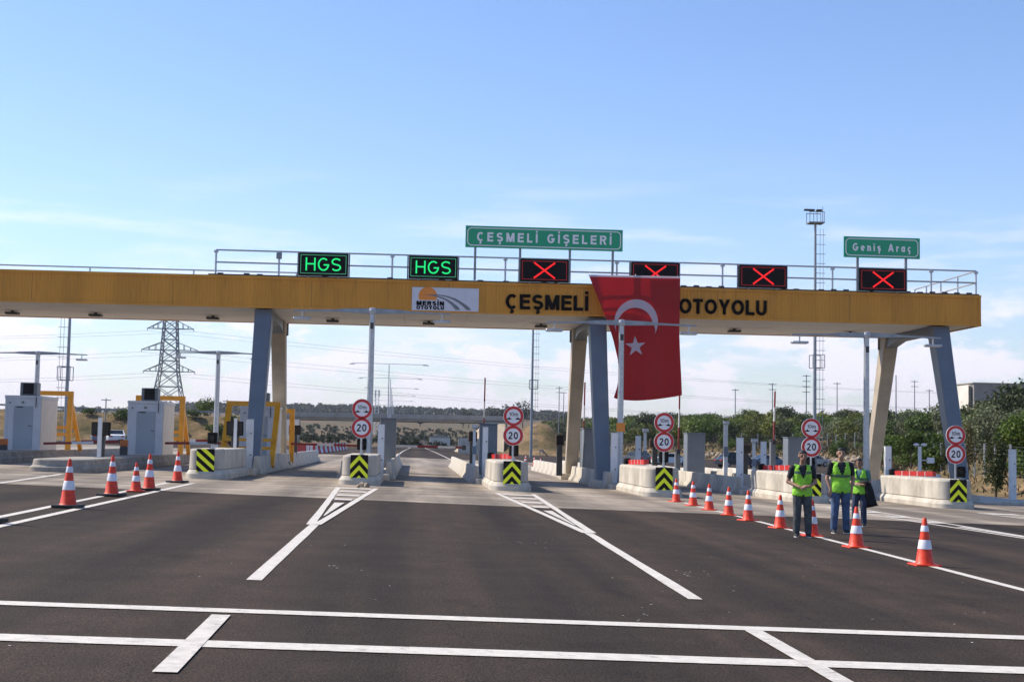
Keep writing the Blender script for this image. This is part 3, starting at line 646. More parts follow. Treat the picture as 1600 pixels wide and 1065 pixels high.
H_ = topz-zb
MB().box(.3,40,0,22,-2,H_).build('wall', mBldg, bl)
MB().box(0,40.2,-.15,22.1,H_,H_+.25).build('roof', mConcD, bl)
mb = MB(); w = (a.x-e.x); 
for i in range(10):
    x0 = w*(1-i/10); x1 = w*(1-(i+1)/10); mb.box(x0+.03, x1-.03, 1.0+.12*(i%3), 12, -2, H_-.3-.1*(i%2))
mb.build('sheeting', mSheet, bl)
for i in range(8):
    x = 3+i*4.6; MB().box(x,x+.35,-.3,-.003,-2,H_*.62).build('column', mBldg, bl)
MB().box(.3,40,-.25,-.004,H_*.62+.003,H_*.62+.35).build('beam', mBldg, bl)

def car(label, x, y, m, rz, h=1.45, l=4.3):
    t = thing('car', label, 'car', (x,y,gz(x)), 'cars parked behind the toll plaza', rz)
    W2 = .86; hl = l/2
    side = [(-hl,.32),(hl,.32),(hl+.02,.62),(hl-.08,.84),(hl-.95,.96),(hl-1.55,h-.03),(-hl+1.2,h),(-hl+.35,.98),(-hl,.88)]
    mb = MB(); rings = []
    for xx, ins in ((-W2,.06),(-W2+.06,0),(W2-.06,0),(W2,.06)):
        ring = []
        for (a, z) in side:
            tz_ = .14*max(0,(z-.95)/(h-.95)); ring.append((xx*(1-tz_/W2), a*(1-ins*.2), z-ins*.3 if z > .5 else z+ins*.3))
        rings.append(ring)
    mb.loft(rings); smooth_angle(mb.build('body', m, t), 30)
    for s in (-1, 1):
        xw = s*(W2+.005)
        wv = [(hl-1.12,.98),(hl-1.62,h-.10),(-hl+1.3,h-.08),(-hl+.62,1.0)]
        MB().add([(s*(W2+.012) if z < 1.1 else s*(W2-.10),a,z) for a,z in wv], [(0,1,2,3)] if s > 0 else [(3,2,1,0)]).build('window', mGlass, t)
        for yy in (-hl+.8, hl-.85):
            w_ = MB().cyl((xw-s*.2,yy,.32),(xw+s*.01,yy,.32),.32,.32,14).build('wheel', mRub, t); MB().cyl((xw+s*.012,yy,.32),(xw+s*.02,yy,.32),.2,.18,10).build('rim', mGal, w_)
        MB().box(s*.55-.18,s*.55+.18,hl-.02,hl+.035,.66,.80).build('headlight', mSignW, t); MB().box(s*.6-.16,s*.6+.16,-hl-.03,-hl+.05,.72,.86).build('taillight', mRed, t)
    MB().add([(-.70,hl-.98,.985),(.70,hl-.98,.985),(.62,hl-1.5,h-.05),(-.62,hl-1.5,h-.05)], [(0,1,2,3)]).build('windscreen', mGlass, t)
    MB().add([(-.70,-hl+.40,1.01),(.70,-hl+.40,1.01),(.62,-hl+1.12,h-.02),(-.62,-hl+1.12,h-.02)], [(3,2,1,0)]).build('rear_window', mGlass, t)
    return t
mCarW = mat('white_car_paint', (.72,.74,.74), .25, var=.02); mCarD = mat('dark_car_paint', (.03,.035,.045), .2, var=.05); mCarB = mat('blue_grey_car_paint', (.14,.19,.26), .25, var=.04); mCarS = mat('silver_car_paint', (.45,.47,.49), .25, .4, var=.03)
car('white car parked behind the island under the flag', 29.4, 160, mCarW, R(-75))
car('dark car left of the white car, half hidden by posts', 26.0, 163, mCarD, R(20))
car('dark pickup-sized car parked behind the slim white post', 36.3, 157, mCarD, R(-70), 1.75, 4.9)
car('blue-grey car parked right of the dark car', 41.5, 163, mCarB, R(-78))
car('silver car parked behind the men in vests', 50.5, 176, mCarS, R(-80))
car('white car on the far left beyond the booths', -31.5, 152, mCarW, R(15))
car('blue-grey car on the far left beside the white car', -34.5, 158, mCarB, R(15))
# stone revetment at the foot of the bank
rs = random.Random(9); stones = [None]
for i in range(4):
    mb = MB(); bm = bmesh.new(); bmesh.ops.create_icosphere(bm, subdivisions=1, radius=.5)
    for v_ in bm.verts: v_.co *= rs.uniform(.72,1.15)
    me = bpy.data.meshes.new('stone'); bm.to_mesh(me); bm.free(); me.materials.append(mStone); stones.append(me)
rv = thing('stone_revetment', 'low revetment of tan rubble stones at the foot of the bank', 'stone wall', (54,235,gz(54)))
for i in range(150):
    t = rs.random(); yy = 190+66*t; u = rs.uniform(.2,3.0); fac = float(np.interp(yy,[0,110,185,215,260,300,400],[1,.93,.9,.75,.62,.8,1])); xx = float(np.interp(yy,ty,tx))+(u-.6)/fac
    o = bpy.data.objects.new('stone', stones[1+i%4]); COL.objects.link(o); o.parent = rv
    o.location = (xx-54, yy-235, tz(xx,yy)-rv.location.z+rs.uniform(.0,.25)); s = rs.uniform(.7,1.5); o.scale = (s,s,s*.8); o.rotation_euler = (rs.uniform(0,6),rs.uniform(0,6),rs.uniform(0,6))
# fences on the bank
def bank_fence(label, y0, y1, u, h, step):
    pts = []; y = y0
    while y <= y1:
        fac = float(np.interp(y,[0,110,185,215,260,300,400],[1,.93,.9,.75,.62,.8,1])); x = float(np.interp(y,ty,tx))+u/fac; pts.append(Vector((x,y,tz(x,y)))); y += step
    t = thing('wire_fence', label, 'fence', tuple(pts[0]))
    for p in pts: MB().cyl(p-Vector((0,0,.2)), p+Vector((0,0,h)), .05, .05, 6).build('post', mGal, t, world=True)
    mb = MB()
    for a, c in zip(pts[:-1], pts[1:]):
        for k in range(9): mb.cyl(a+Vector((0,0,.1+h*.11*k)), c+Vector((0,0,.1+h*.11*k)), .005, .005, 3)
    mb.build('wire_mesh', mGalD, t, world=True)
bank_fence('tall wire fence along the bank behind the parked cars', 150, 268, 8.5, 2.7, 4.5)
bank_fence('wire fence at the right edge behind the last white post', 62, 104, 2.6, 2.0, 3.0)
# guard rail by the far carriageway
t = thing('guard_rail', 'galvanised crash barrier curving beside the far carriageway', 'guard rail', (23,262,gz(23)))
gp = [(22.0,300),(22.6,282),(22.8,264),(22.4,246),(21.2,232),(20.0,224)]
mb = MB()
for (xa,ya),(xb,yb) in zip(gp[:-1],gp[1:]):
    pr = [(0,.45),(-.06,.53),(0,.61),(-.06,.69),(0,.78),(.02,.78),(.02,.45)]
    mb.loft([[(xx+a,yy,gz(xx)+.25+z) for a,z in pr] for xx,yy in ((xa,ya),(xb,yb))])
mb.build('rail', mGal, t, world=True)
for xx, yy in gp: MB().box(xx+.03,xx+.15,yy-.06,yy+.06,gz(xx)-.3,gz(xx)+1.0).build('post', mGalD, t, world=True)

LBE = 'small dark bush on the tan embankment left of the bridge'
first_b = None
for i in range(46):
    x = rt.uniform(-125,-28); y = rt.uniform(225,249); b0 = protos['sg'][i%2]; sc = rt.uniform(.5,1.2)*(1.3 if x > -60 else .8)
    dup(b0, (x,y,tz(x,y)-.1), LBE, 'dark bushes on the left embankment', rt.uniform(0,6), (sc*1.3,sc,sc*.8))
er = thing('guard_rail', 'long thin guard rail along the top of the left embankment', 'guard rail', (-60,250,5.9))
mb = MB(); xx = -170
while xx < -26:
    a_, c_ = Vector((xx,250,tz(xx,250)+.75)), Vector((xx+4,250,tz(xx+4,250)+.75)); mb.bar(a_,c_,.06,.32)
    MB().box(xx-.06,xx+.06,249.95,250.1,a_.z-1.1,a_.z+.1).build('post', mGalD, er, world=True); xx += 4
mb.build('rail', mGalD, er, world=True)
# pylon with wires
def pylon(name, label, base, h):
    t = thing(name, label, 'pylon', base); mb = MB(); r = .13
    def corner(z, i):
        w0 = h-10.1; f = 4.0+(1.75-4.0)*z/w0 if z < w0 else 1.75+(1.2-1.75)*(z-w0)/(h-w0); return Vector(((-f,f,f,-f)[i], (-f,-f,f,f)[i], z))
    w0 = h-10.1; zsx = [0,w0*.28,w0*.53,w0*.78,w0,w0+2.1,w0+4.2,w0+6.3,w0+8.4,h]
    for za, zb in zip(zsx[:-1], zsx[1:]):
        for i in range(4):
            j = (i+1)%4; mb.bar(corner(za,i), corner(zb,i), r*1.5, r*1.5); mb.bar(corner(za,i), corner(zb,j), r, r); mb.bar(corner(za,j), corner(zb,i), r, r); mb.bar(corner(zb,i), corner(zb,j), r, r)
    mb.build('lattice_body', mGalD, t)
    tips = []
    for z, w_ in ((h-10.1,5.0),(h-5.9,5.5),(h-1.7,4.5)):
        for s in (-1, 1):
            mb = MB(); tip = Vector((s*w_,0,z))
            for yy in (-.9,.9):
                mb.bar((s*1.3,yy,z),tip,r,r); mb.bar((s*1.3,yy,z+1.6),tip,r,r)
                for k in (.35,.65): mb.bar(Vector((s*1.3,yy,z)).lerp(tip,k), Vector((s*1.3,yy,z+1.6)).lerp(tip,k), r*.8, r*.8)
            mb.cyl(tip, tip-Vector((0,0,.45)), .07, .07, 6)
            mb.build('cross_arm', mGalD, t); tips.append(Vector(base)+tip-Vector((0,0,.45)))
    return t, tips
pb = AT(262,640,280); _, T0 = pylon('pylon', 'lattice power pylon behind the left canopy leg', (pb.x,280,tz(pb.x,280)), AT(262,500,280).z-tz(pb.x,280))
pb2 = (pb.x-190,265,tz(-200,265)); pb3 = (pb.x+330,430,tz(250,430)-8)
_, T1 = pylon('pylon', 'lattice power pylon off to the far left', pb2, 22); _, T2 = pylon('pylon', 'lattice power pylon off to the far right', pb3, 24.5)
for TA, lab in ((T1,'power wires running left from the pylon'),(T2,'power wires running right from the pylon')):
    mb = MB()
    for a, c in zip(T0, TA):
        pts = [a.lerp(c,k/14)-Vector((0,0,4*5.0*(k/14)*(1-k/14))) for k in range(15)]; mb.tube(pts, .02, 4)
    tag(mb.build('power_line', mGalD), lab, 'power line')
# masts, far poles
def mast(label, px, ytop, Y, r=.18, ladder=1, head=True, side=1, base=None):
    top = AT(px, ytop, Y); x = top.x; z0 = tz(x,Y) if base is None else base; t = thing('floodlight_mast', label, 'mast', (x,Y,z0)); h = top.z-z0
    MB().cyl((0,0,0),(0,0,h*.5),r,r*.82,10).build('pole', mMast, t); MB().cyl((0,0,h*.5),(0,0,h),r*.82,r*.6,10).build('pole', mMast, t)
    mb = MB(); xs_ = side*(r+.28)
    for q in (-.0,.30): mb.bar((xs_+side*q,0,1),(xs_+side*q,0,h-.5),.03,.03)
    k = 1.5
    while k < h-.5: mb.bar((side*r*.5,0,k),(xs_+side*.50,0,k),.045,.045); k += .9
    mb.build('ladder', mGalD, t)
    mb = MB(); zc = h*.42
    for a in (-.55,.55):
        mb.bar((a*1.0+side*.2,-.6,zc),(a*1.0+side*.2,-.6,zc+1.2),.06,.06); mb.bar((a+side*.2,.6,zc),(a+side*.2,.6,zc+1.2),.06,.06)
    for zz in (zc,zc+1.2): mb.bar((-.55+side*.2,-.6,zz),(.55+side*.2,-.6,zz),.06,.06); mb.bar((-.55+side*.2,.6,zz),(.55+side*.2,.6,zz),.06,.06)
    mb.build('rest_cage', mGalD, t)
    if head:
        mb = MB(); mb.box(-.72,.72,-.6,.6,h-.04,h+.08)
        for a in (-.68,.0,.68): mb.bar((a,-.56,h+.07),(a,-.56,h+1.0),.05,.05); mb.bar((a,.56,h+.07),(a,.56,h+1.0),.05,.05)
        for yy in (-.56,.56): mb.bar((-.72,yy,h+1.0),(.72,yy,h+1.0),.06,.06)
        mb.build('platform', mGalD, t)
        for a in (-1.0,-.55,.15): MB().bbox(a-.27,a+.27,-.85,-.5,h+1.04,h+1.20,.04).build('floodlight', mDk, t)
        MB().cyl((.70,0,h+.1),(.70,0,h+1.6),.04,.03,5).build('lightning_rod', mGalD, t)
    return t
mast('tall floodlight mast with ladder and lamp platform above the roof', 1274, 349, 128)
mast('thin mast with ladder behind the left booths', 111, 455, 128, head=False, side=-1)
mast('thin mast with ladder seen between lanes under the canopy', 834, 460, 190, r=.2, head=False)
def upole(label, px, ytop, Y, arms=1, w=1.6, r=.13):
    top = AT(px,ytop,Y); z0 = tz(top.x,Y); t = thing('utility_pole', label, 'utility pole', (top.x,Y,z0-.5)); h = top.z-z0+.5
    MB().cyl((0,0,0),(0,0,h),r,r*.7,7).build('pole', mGalD, t)
    for k in range(arms):
        MB().box(-w/2,w/2,-.06,.06,h-.35-k*1.1,h-.22-k*1.1).build('cross_arm', mGalD, t)
    return t
for a in [('thin pole above the tan embankment between the two left booths',166,622,240,1),('small pole with arms left of the blue-grey leg',355,624,262,2),('pole with wide arms in front of the skyline left of the middle legs',874,604,340,2),('second pole with arms close to the middle legs',881,612,380,1),
          ('pole above the grove right of the flag',1149,607,300,1),('short pole with two lamps above the grove',1207,598,290,2),('equipment pole with boxes left of the tall mast',1260,585,285,4),('slim pole in the grove right of the tall mast',1308,597,300,1),
          ('tall bare pole between the right canopy legs',1400,586,240,0),('lattice-like pole between the right canopy legs',1429,594,310,2),('short pole left of the right front leg',1452,608,300,1),('pole rising behind the grey building',1597,591,345,1)]:
    upole(*a)
t = thing('telecom_tower', 'pale telecom tower behind the second lamp post', 'tower', tuple(AT(588,640,700))); t.location.z = tz(t.location.x,700)
hh_ = AT(588,608,700).z-t.location.z
mb = MB()
for i in range(3):
    a = 2*PI*i/3; mb.cyl((1.6*math.cos(a),1.6*math.sin(a),0),(.8*math.cos(a),.8*math.sin(a),hh_),.18,.15,5)
for k in range(12):
    z0 = hh_*k/12
    for i in range(3):
        a = 2*PI*i/3; b2 = 2*PI*(i+1)/3; mb.bar((1.5*math.cos(a),1.5*math.sin(a),z0),(1.4*math.cos(b2),1.4*math.sin(b2),z0+hh_/12),.12,.12)
mb.build('lattice_body', mWhite, t)
mb = MB()
for i in range(3):
    a = 2*PI*i/3; mb.box(1.2*math.cos(a)-.3,1.2*math.cos(a)+.3,1.2*math.sin(a)-.2,1.2*math.sin(a)+.2,hh_-4,hh_-.5)
mb.build('antenna', mWhite, t)
# street lights in a row down the far motorway
first = None
for i, Y in enumerate((150,185,220,255,292,330,372,420)):
    x = 5.6-.018*Y-6.6+.006*Y; z0 = tz(x,Y)
    if first is None:
        first = thing('motorway_lamp', 'slender double-armed lamp in the row down the far motorway', 'street lamp', (x,Y,z0), 'lamps down the far motorway')
        MB().cyl((0,0,0),(0,0,9.6),.08,.05,6).build('pole', mGal, first); MB().bar((-4.0,0,9.7),(4.0,0,9.65),.05,.05).build('arm', mGal, first)
        for s in (-1,1): MB().box(s*3.9-.3,s*3.9+.3,-.1,.1,9.55,9.62).build('lamp_head', mGal, first)
    else: dup(first, (x,Y,z0))
# plastic barriers left of the second lane, small cones far behind
wb = []
for k, (m, lab) in enumerate(((mRed,'red plastic barrier in the row left of the open lane'),(mWhite,'white plastic barrier in the row left of the open lane'))):
    mb = MB(); mb.prismX([(-.22,0),(.22,0),(.22,.12),(.10,.45),(.09,.95),(-.09,.95),(-.10,.45),(-.22,.12)], -.72,.72); mb.box(-.70,.70,-.11,.11,.951,.985)
    o = mb.build('plastic_barrier', m, loc=(-9.5,120+3.4*k,gz(-9.5))); o.rotation_euler = (0,0,R(62)); tag(o, lab, 'barrier', 'red and white plastic barriers'); wb.append(o)
for k in range(2, 22):
    o = wb[k%2].copy(); COL.objects.link(o); x = -9.7+.02*k; o.location = (x, 120+3.2*k, gz(x))

# ------------------------------------------------------------------ toll islands
ISL = {-1:-18.0, 0:-12.55, 1:-7.25, 2:-1.90, 3:3.50, 4:8.95, 5:14.35, 6:19.72, 7:25.0}
WH = {-1:'on the leftmost booth island', 0:'on the low island of the second booth', 1:'on the diagonal-striped island', 2:'on the island left of the open lane', 3:'on the island right of the open lane',
      4:'on the island under the flag', 5:'on the island behind the men', 6:'on the rightmost chevron island', 7:'on the kerb at the right edge'}
def rrect(hw, y0, y1, r, off=0, nseg=7):      # plan outline: rounded nose at y0, square tail at y1
    hw += off; y0 -= off; r = min(r+off, hw-.01); P = []
    for i in range(nseg+1):
        a = PI+PI/2*i/nseg; P.append((-hw+r+r*math.cos(a), y0+r+r*math.sin(a)))
    for i in range(nseg+1):
        a = 1.5*PI+PI/2*i/nseg; P.append((hw-r+r*math.cos(a), y0+r+r*math.sin(a)))
    P += [(hw,y1),(-hw,y1)]; return P
def profile_block(prof, hw, y0, y1, r):
    mb = MB(); mb.loft([[(x,y,z) for x,y in rrect(hw,y0,y1,r,o)] for o, z in prof]); return mb
isl = {}
def chevron_panel(parent, y, zc, kind):
    w, h = .62, .86
    p = MB().bbox(-w/2,w/2,y-.025,y-.002,zc-h/2,zc+h/2,.006).build('chevron_panel', mBlk, parent)
    yy = y-.030
    def clip(poly):
        for ax, lim, s in ((0,-w/2,1),(0,w/2,-1),(1,zc-h/2,1),(1,zc+h/2,-1)):
            Q = []
            for i in range(len(poly)):
                a, b2 = poly[i], poly[(i+1)%len(poly)]; ia = s*(a[ax]-lim) >= 0; ib = s*(b2[ax]-lim) >= 0
                if ia: Q.append(a)
                if ia != ib:
                    t_ = (lim-a[ax])/(b2[ax]-a[ax]); Q.append((a[0]+t_*(b2[0]-a[0]), a[1]+t_*(b2[1]-a[1])))
            poly = Q
            if not poly: return []
        return poly
    if kind == 'chev':
        for k in range(3):
            z0 = zc+h/2-.002-k*.355
            poly = [(-w/2-.02,z0-.36-.17),(0,z0-.17),(w/2+.02,z0-.36-.17),(w/2+.02,z0-.36),(0,z0),(-w/2-.02,z0-.36)]
            for half in (-1,1):
                q = clip([(x,z) for x,z in ([(0,z0-.17),(half*(w/2+.02),z0-.53),(half*(w/2+.02),z0-.36),(0,z0)])])
                if len(q) > 2:
                    q = q if half > 0 else q[::-1]; MB().prismY(q, yy-.003, yy+.004).build('yellow_stripe', mFluo, p)
    else:
        for k in range(5):
            z0 = zc+h*.83-k*.335
            q = clip([(-w/2-.01,z0-.16),(w/2+.01,z0-.16-.56),(w/2+.01,z0-.56),(-w/2-.01,z0)])
            if len(q) > 2: MB().prismY(q, yy-.003, yy+.004).build('yellow_stripe', mFluo, p)
    return p
segm = None
def seg_part(parent, x, y, m=None):
    global segm
    if segm is None:
        mb = MB(); L2 = 1.32; pr = [(-.27,0),(.27,0),(.27,.09),(.13,.30),(.10,.68),(.07,.72),(-.07,.72),(-.10,.68),(-.13,.30),(-.27,.09)]
        mb.loft([[(a*s,yy,z*(.99 if s < 1 else 1)) for a,z in pr] for yy, s in ((-L2,.86),(-L2+.05,1),(L2-.05,1),(L2,.86))][::-1]); o = mb.build('barrier_segment', mConc, parent); segm = o.data; smooth_angle(o, 30)
    else: o = bpy.data.objects.new('barrier_segment', segm); COL.objects.link(o); o.parent = parent
    o.location = (x, y, 0); return o
for k, X in ISL.items():
    lab = {-1:'low concrete island with the leftmost booth', 0:'low concrete island with the second white booth', 1:'concrete island with diagonal striped panel by the left canopy legs', 2:'concrete island with chevron panel left of the open middle lane', 3:'concrete island with chevron panel right of the open middle lane',
           4:'concrete island with chevron panel under the hanging flag', 5:'concrete island with chevron panel half hidden by the vested men', 6:'long pale concrete island with chevron panel nearest the right legs', 7:'low kerb island with a single white post at right edge'}[k]
    t = thing('toll_island', lab, 'traffic island', (X,50,gz(X)), 'toll islands between the lanes'); isl[k] = t
    if k in (-1, 0):
        y0 = 1.0
        o = profile_block([(.12,-.05),(.12,.17),(.02,.24),(0,.42),(-.05,.46)], .98, y0, 46, .55).build('island_slab', mConcD, t); smooth_angle(o, 30)
        continue
    if k == 7:
        o = profile_block([(0,-.1),(0,.10),(-.03,.12)], 1.9, 8, 46, .6).build('island_slab', mConc, t); smooth_angle(o, 30)
        continue
    o = profile_block([(0,-.05),(0,.20),(-.03,.22)], .95, 7.2, 46, .1).build('island_slab', mConc, t); smooth_angle(o, 30)
    nb = profile_block([(-.03,.325),(.0,.35),(-.02,.98),(-.05,1.03),(-.10,1.05)], .62, .05, 6.9, .42).build('nose_block', mConc, t); smooth_angle(nb, 28)
    pl = profile_block([(.11,-.06),(.11,.17),(.04,.27),(.0,.32)], .62, .05, 7.0, .42).build('nose_plinth', mConc, t); smooth_angle(pl, 28)
    chevron_panel(t, .03, .63 if k > 1 else .62, 'diag' if k == 1 else 'chev')
    for s in (-1, 1):
        for j in range(13):
            y = 9.0+j*2.72
            seg_part(t, s*.92, y)

# signs, signals, posts on every island
def disc(parent, z, kind):
    d = MB(); n = 40
    d.cyl((0,-.012,z),(0,.012,z),.365,.365,n); p = smooth_angle(d.build('sign_disc', mSignW, parent), 40)
    def annulus(r0, r1, y, m, name):
        mb = MB(); a = [2*PI*i/n for i in range(n)]
        mb.loft([[(r*math.cos(q), yy, z+r*math.sin(q)) for q in a] for r, yy in ((r0,y+.004),(r0,y),(r1,y),(r1,y+.004))], caps=False); return mb.build(name, m, p)
    annulus(.255,.352,-.0165,mRing,'red_ring')
    if kind == '20': text('20', .34, .26, p, 'digits', mTxt, (0,-.0155,z), .006, .17, gap=.2)
    else:
        text('10m', .31, .135, p, 'digits', mTxt, (0,-.0155,z+.07), .006, .13)
        for s in (-1, 1):        # two car-and-arrow marks
            q = [(-.10,-.03),(-.085,-.005),(-.045,.0),(-.03,.03),(.0,.035),(.02,.0),(.10,-.012),(.02,-.045),(-.10,-.045)]
            q = [(s*(-x)*-1 if s > 0 else x, zz) for x, zz in q]
            pts = [(-.14+x, zz) if s < 0 else (.14-x, zz) for x, zz in [(-.10,-.03),(-.085,-.005),(-.045,.0),(-.03,.03),(.0,.035),(.02,.0),(.10,-.012),(.02,-.045),(-.10,-.045)]]
            if s < 0: pts = pts[::-1]
            MB().prismY([(x, z-.075+zz) for x,zz in pts], -.0185, -.0135).build('car_symbol', mTxt, p)
zs = {1:None,2:(2.72,2.06),3:(2.58,1.89),4:(2.46,1.77),5:(2.36,1.69),6:(2.21,1.53)}
for k in range(2, 7):
    X = ISL[k]; g0 = gz(X); zt, zl = zs[k]
    t = thing('speed_sign', 'two round signs, 10m and 20, '+WH[k], 'road sign', (X+.04,50.35,g0), 'paired round signs on the island noses')
    MB().cyl((0,.05,1.05),(0,.05,zt-g0+.34),.033,.033,8).build('post', mGal, t)
    disc(t, zt-g0, '10'); disc(t, zl-g0, '20')
for k in range(1, 7):
    X = ISL[k]; g0 = gz(X); dx = {1:.12,2:.05,3:.1,4:.1,5:.1,6:.36}[k]
    t = thing('signal_light', 'black boxed signal lamp on a short stem '+WH[k], 'traffic light', (X+dx,50.75,g0+1.05), 'black signal lamps on the island noses')
    z0 = .18 if k != 6 else .08
    MB().cyl((0,0,-.0),(0,0,z0),.05,.05,8).build('stem', mGal, t); MB().bbox(-.11,.11,-.09,.09,-.0,.03,.008).build('base_plate', mGal, t)
    b0 = MB().bbox(-.17,.17,-.12,.12,z0,z0+.40,.03).build('housing', mBlk, t)
    mb = MB()
    for i in range(10):
        a0 = PI*i/10; mb.bar((.125*math.cos(a0),-.12,z0+.2+.125*math.sin(a0)),(.125*math.cos(a0),-.26,z0+.19+.125*math.sin(a0)),.045,.012)
    mb.build('visor', mBlk, b0); MB().cyl((0,-.125,z0+.2),(0,-.119,z0+.2),.10,.10,16).build('lens', mGlass, b0)
def post(label, x, y, top, w=.27, d=.2, base=None, g='white detector posts beside the lanes'):
    g0 = gz(x)+(.22 if base is None else base); h = top-g0
    t = thing('detector_post', label, 'post', (x,y,g0), g)
    MB().bbox(-w/2,w/2,-d/2,d/2,.0,h,.015).build('column', mWhite, t); MB().bbox(-w/2-.06,w/2+.06,-d/2-.05,d/2+.05,-.02,.035,.006).build('base_plate', mGal, t)
    for z in (h*.28,h*.72): MB().cyl((w*.18,-d/2-.012,z),(w*.18,-d/2+.0,z),.03,.03,8).build('lens', mDk, t)
    MB().bbox(-w/2-.012,w/2+.012,-d/2-.012,d/2+.012,h-.0,h+.02,.004).build('cap', mGal, t)
    return t
post('broad white detector post '+WH[1], AT(390,700,58.2).x, 58.2, AT(390,655,58.2).z)
post('broad white detector post '+WH[2], AT(595,700,58.2).x, 58.4, AT(595,663,58.2).z)
post('broad white detector post '+WH[3], AT(758,700,58.2).x, 58.2, AT(758,667,58.2).z, .22)
post('broad white detector post '+WH[4], AT(958,700,58.2).x, 57.9, AT(958,676,58.2).z)
post('broad white detector post '+WH[5], AT(1156,700,58.2).x, 58.2, AT(1156,684,58.2).z)
post('broad white detector post '+WH[6], AT(1387,700,57.6).x, 57.6, AT(1387,697,57.6).z)
post('single white post '+WH[7], AT(1582,740,60.5).x, 60.5, AT(1582,702,60.5).z, .28, .22, .12)
post('slimmer white post beside the flag lamp post '+WH[4], AT(997,700,61).x, 61, AT(997,681,61).z, .22)
post('slimmer white post right of the tall one '+WH[5], AT(1193,700,61).x, 61, AT(1193,690,61).z, .22)
def thinpost(label, px, ytop, Y, extra=None, r=.06, lift=.22):
    top = AT(px,ytop,Y); g0 = gz(top.x)+lift; t = thing('camera_post', label, 'post', (top.x,Y,g0), 'thin posts with devices on the islands'); h = top.z-g0
    MB().box(-r,r,-r,r,0,h).build('post', mWhite, t); MB().bbox(-.16,.16,-.16,.16,-.02,.03,.006).build('base_plate', mGal, t)
    if extra == 'lamps':
        for s in (-1,1): MB().lathe([(.02,-.06),(.12,-.02),(.13,.04),(.02,.08)], (s*.17,-.05,h+.06), 12).build('floodlight', mSignW, t)
        MB().bbox(.35,.62,-.12,.12,h-.72,h-.48,.02).build('camera', mSignW, t); MB().bar((0,0,h-.6),(.4,0,h-.6),.04,.04).build('bracket', mGal, t)
        MB().bbox(.25,.85,-.2,.2,h-1.5,h-1.2,.02).build('device_box', mSignW, t)
    elif extra == 'cam':
        MB().bbox(-.12,.12,-.28,.1,h-.02,h+.14,.02).build('camera', mGal, t); MB().bbox(-.1,.1,-.13,-.07,h*.45,h*.62,.01).build('device_box', mCab, t)
    return t
thinpost('thin white post before the left black display '+WH[0], 157, 652, 56.2, None, .07, .46); thinpost('thin white post in front of the black display '+WH[1], 368.5, 653, 57.0, None, .06)
thinpost('thin pale post left of the cabinet '+WH[3], 741.5, 668, 62, 'cam'); thinpost('tall thin post behind the speed sign '+WH[4], 1008, 674, 63, 'cam'); thinpost('thin camera post behind the low barrier '+WH[5], 1178, 690, 63, 'cam')
thinpost('post with two small floodlights '+WH[6], 1437, 697, 60, 'lamps')
thinpost('grey thin post '+WH[5], 1134, 662, 66.5, 'cam', .09)
def cabinet(label, px, Y, ytop, w=.82, dep=1.0):
    p = AT(px, ytop, Y); g0 = gz(p.x)+.21; h = p.z-g0; t = thing('gate_cabinet', label, 'cabinet', (p.x,Y,g0), 'grey gate cabinets on the islands')
    MB().bbox(-w/2,w/2,-dep/2,dep/2,.0,h,.03).build('body', mCab, t)
    MB().bbox(-w/2+.05,w/2-.05,-dep/2-.012,-dep/2-.002,.12,h-.12,.004).build('door', mCab, t); MB().bbox(w/2-.14,w/2-.10,-dep/2-.035,-dep/2-.013,h*.5,h*.62,.004).build('handle', mGalD, t)
    MB().bbox(-w/2-.03,w/2+.03,-dep/2-.03,dep/2+.03,h+.002,h+.04,.01).build('lid', mCab, t)
    return t
cabinet('grey-blue gate cabinet '+WH[2], 607, 71, 654); cabinet('grey-blue gate cabinet '+WH[3], 763, 66, 663); cabinet('grey-blue gate cabinet '+WH[4], 923, 71, 670)
cabinet('grey-blue gate cabinet '+WH[5], 1085, 71, 677, .92); cabinet('grey-blue gate cabinet with a small white mark '+WH[6], 1243, 71, 684, 1.05)
def boom(label, pivot, end, r=.05, bands=(.36,.72), name='barrier_boom'):
    pivot = Vector(pivot); end = Vector(end); t = thing(name, label, 'barrier', tuple(pivot), 'red and white lane barrier booms')
    cuts = [0,*bands,1]; d = end-pivot
    for i in range(len(cuts)-1):
        MB().bar(d*cuts[i], d*cuts[i+1], r*1.2, r*2, up=(0,1,0) if abs(d.z) > abs(d.x) else (0,0,1)).build('band', mRedD if i%2 == 0 else mWhite, t)
    MB().bbox(-.1,.1,-.09,.09,-.12,.12,.02).build('hub', mDk, t)
    return t
for px, y0, y1, Y, b in ((757,665,590,70,(.17,.50)),(913,672,597,72,(.20,.52)),(1061,705,616,72,(.42,.74)),(1210,690,611,72,(.40,.68))):
    a, e = AT(px-1,y0,Y), AT(px+1,y1,Y); k = {757:3,913:4,1061:5,1210:6}[px]
    boom('raised red and white boom '+WH[k], a, e, .055, b)
    g0 = gz(a.x); MB_ = thing('boom_stand', 'slim stand carrying the raised boom '+WH[k], 'post', (a.x,Y+.1,g0+.2), 'slim stands of the raised booms'); MB().bbox(-.13,.13,.0,.3,0,a.z-g0-.2,.02).build('column', mGalD, MB_); MB().bbox(-.15,.15,-.02,.32,a.z-g0-.203,a.z-g0-.10,.02).build('cap', mDk, MB_)
boom('lowered red and white boom across the open middle lane', AT(725,699,72), AT(611,696,72), .055, (.12,.36,.64))
boom('lowered boom across the lane right of the yellow frames', AT(562,696,72), AT(455,693,72), .055, (.38,.62))
boom('lowered boom across the lane beside the second booth', AT(362,692,64), AT(258,692,64), .055, (.28,.63))
boom('lowered boom across the lane between the two left booths', AT(190,690,64), AT(68,692.5,64), .055, (.36,.64))
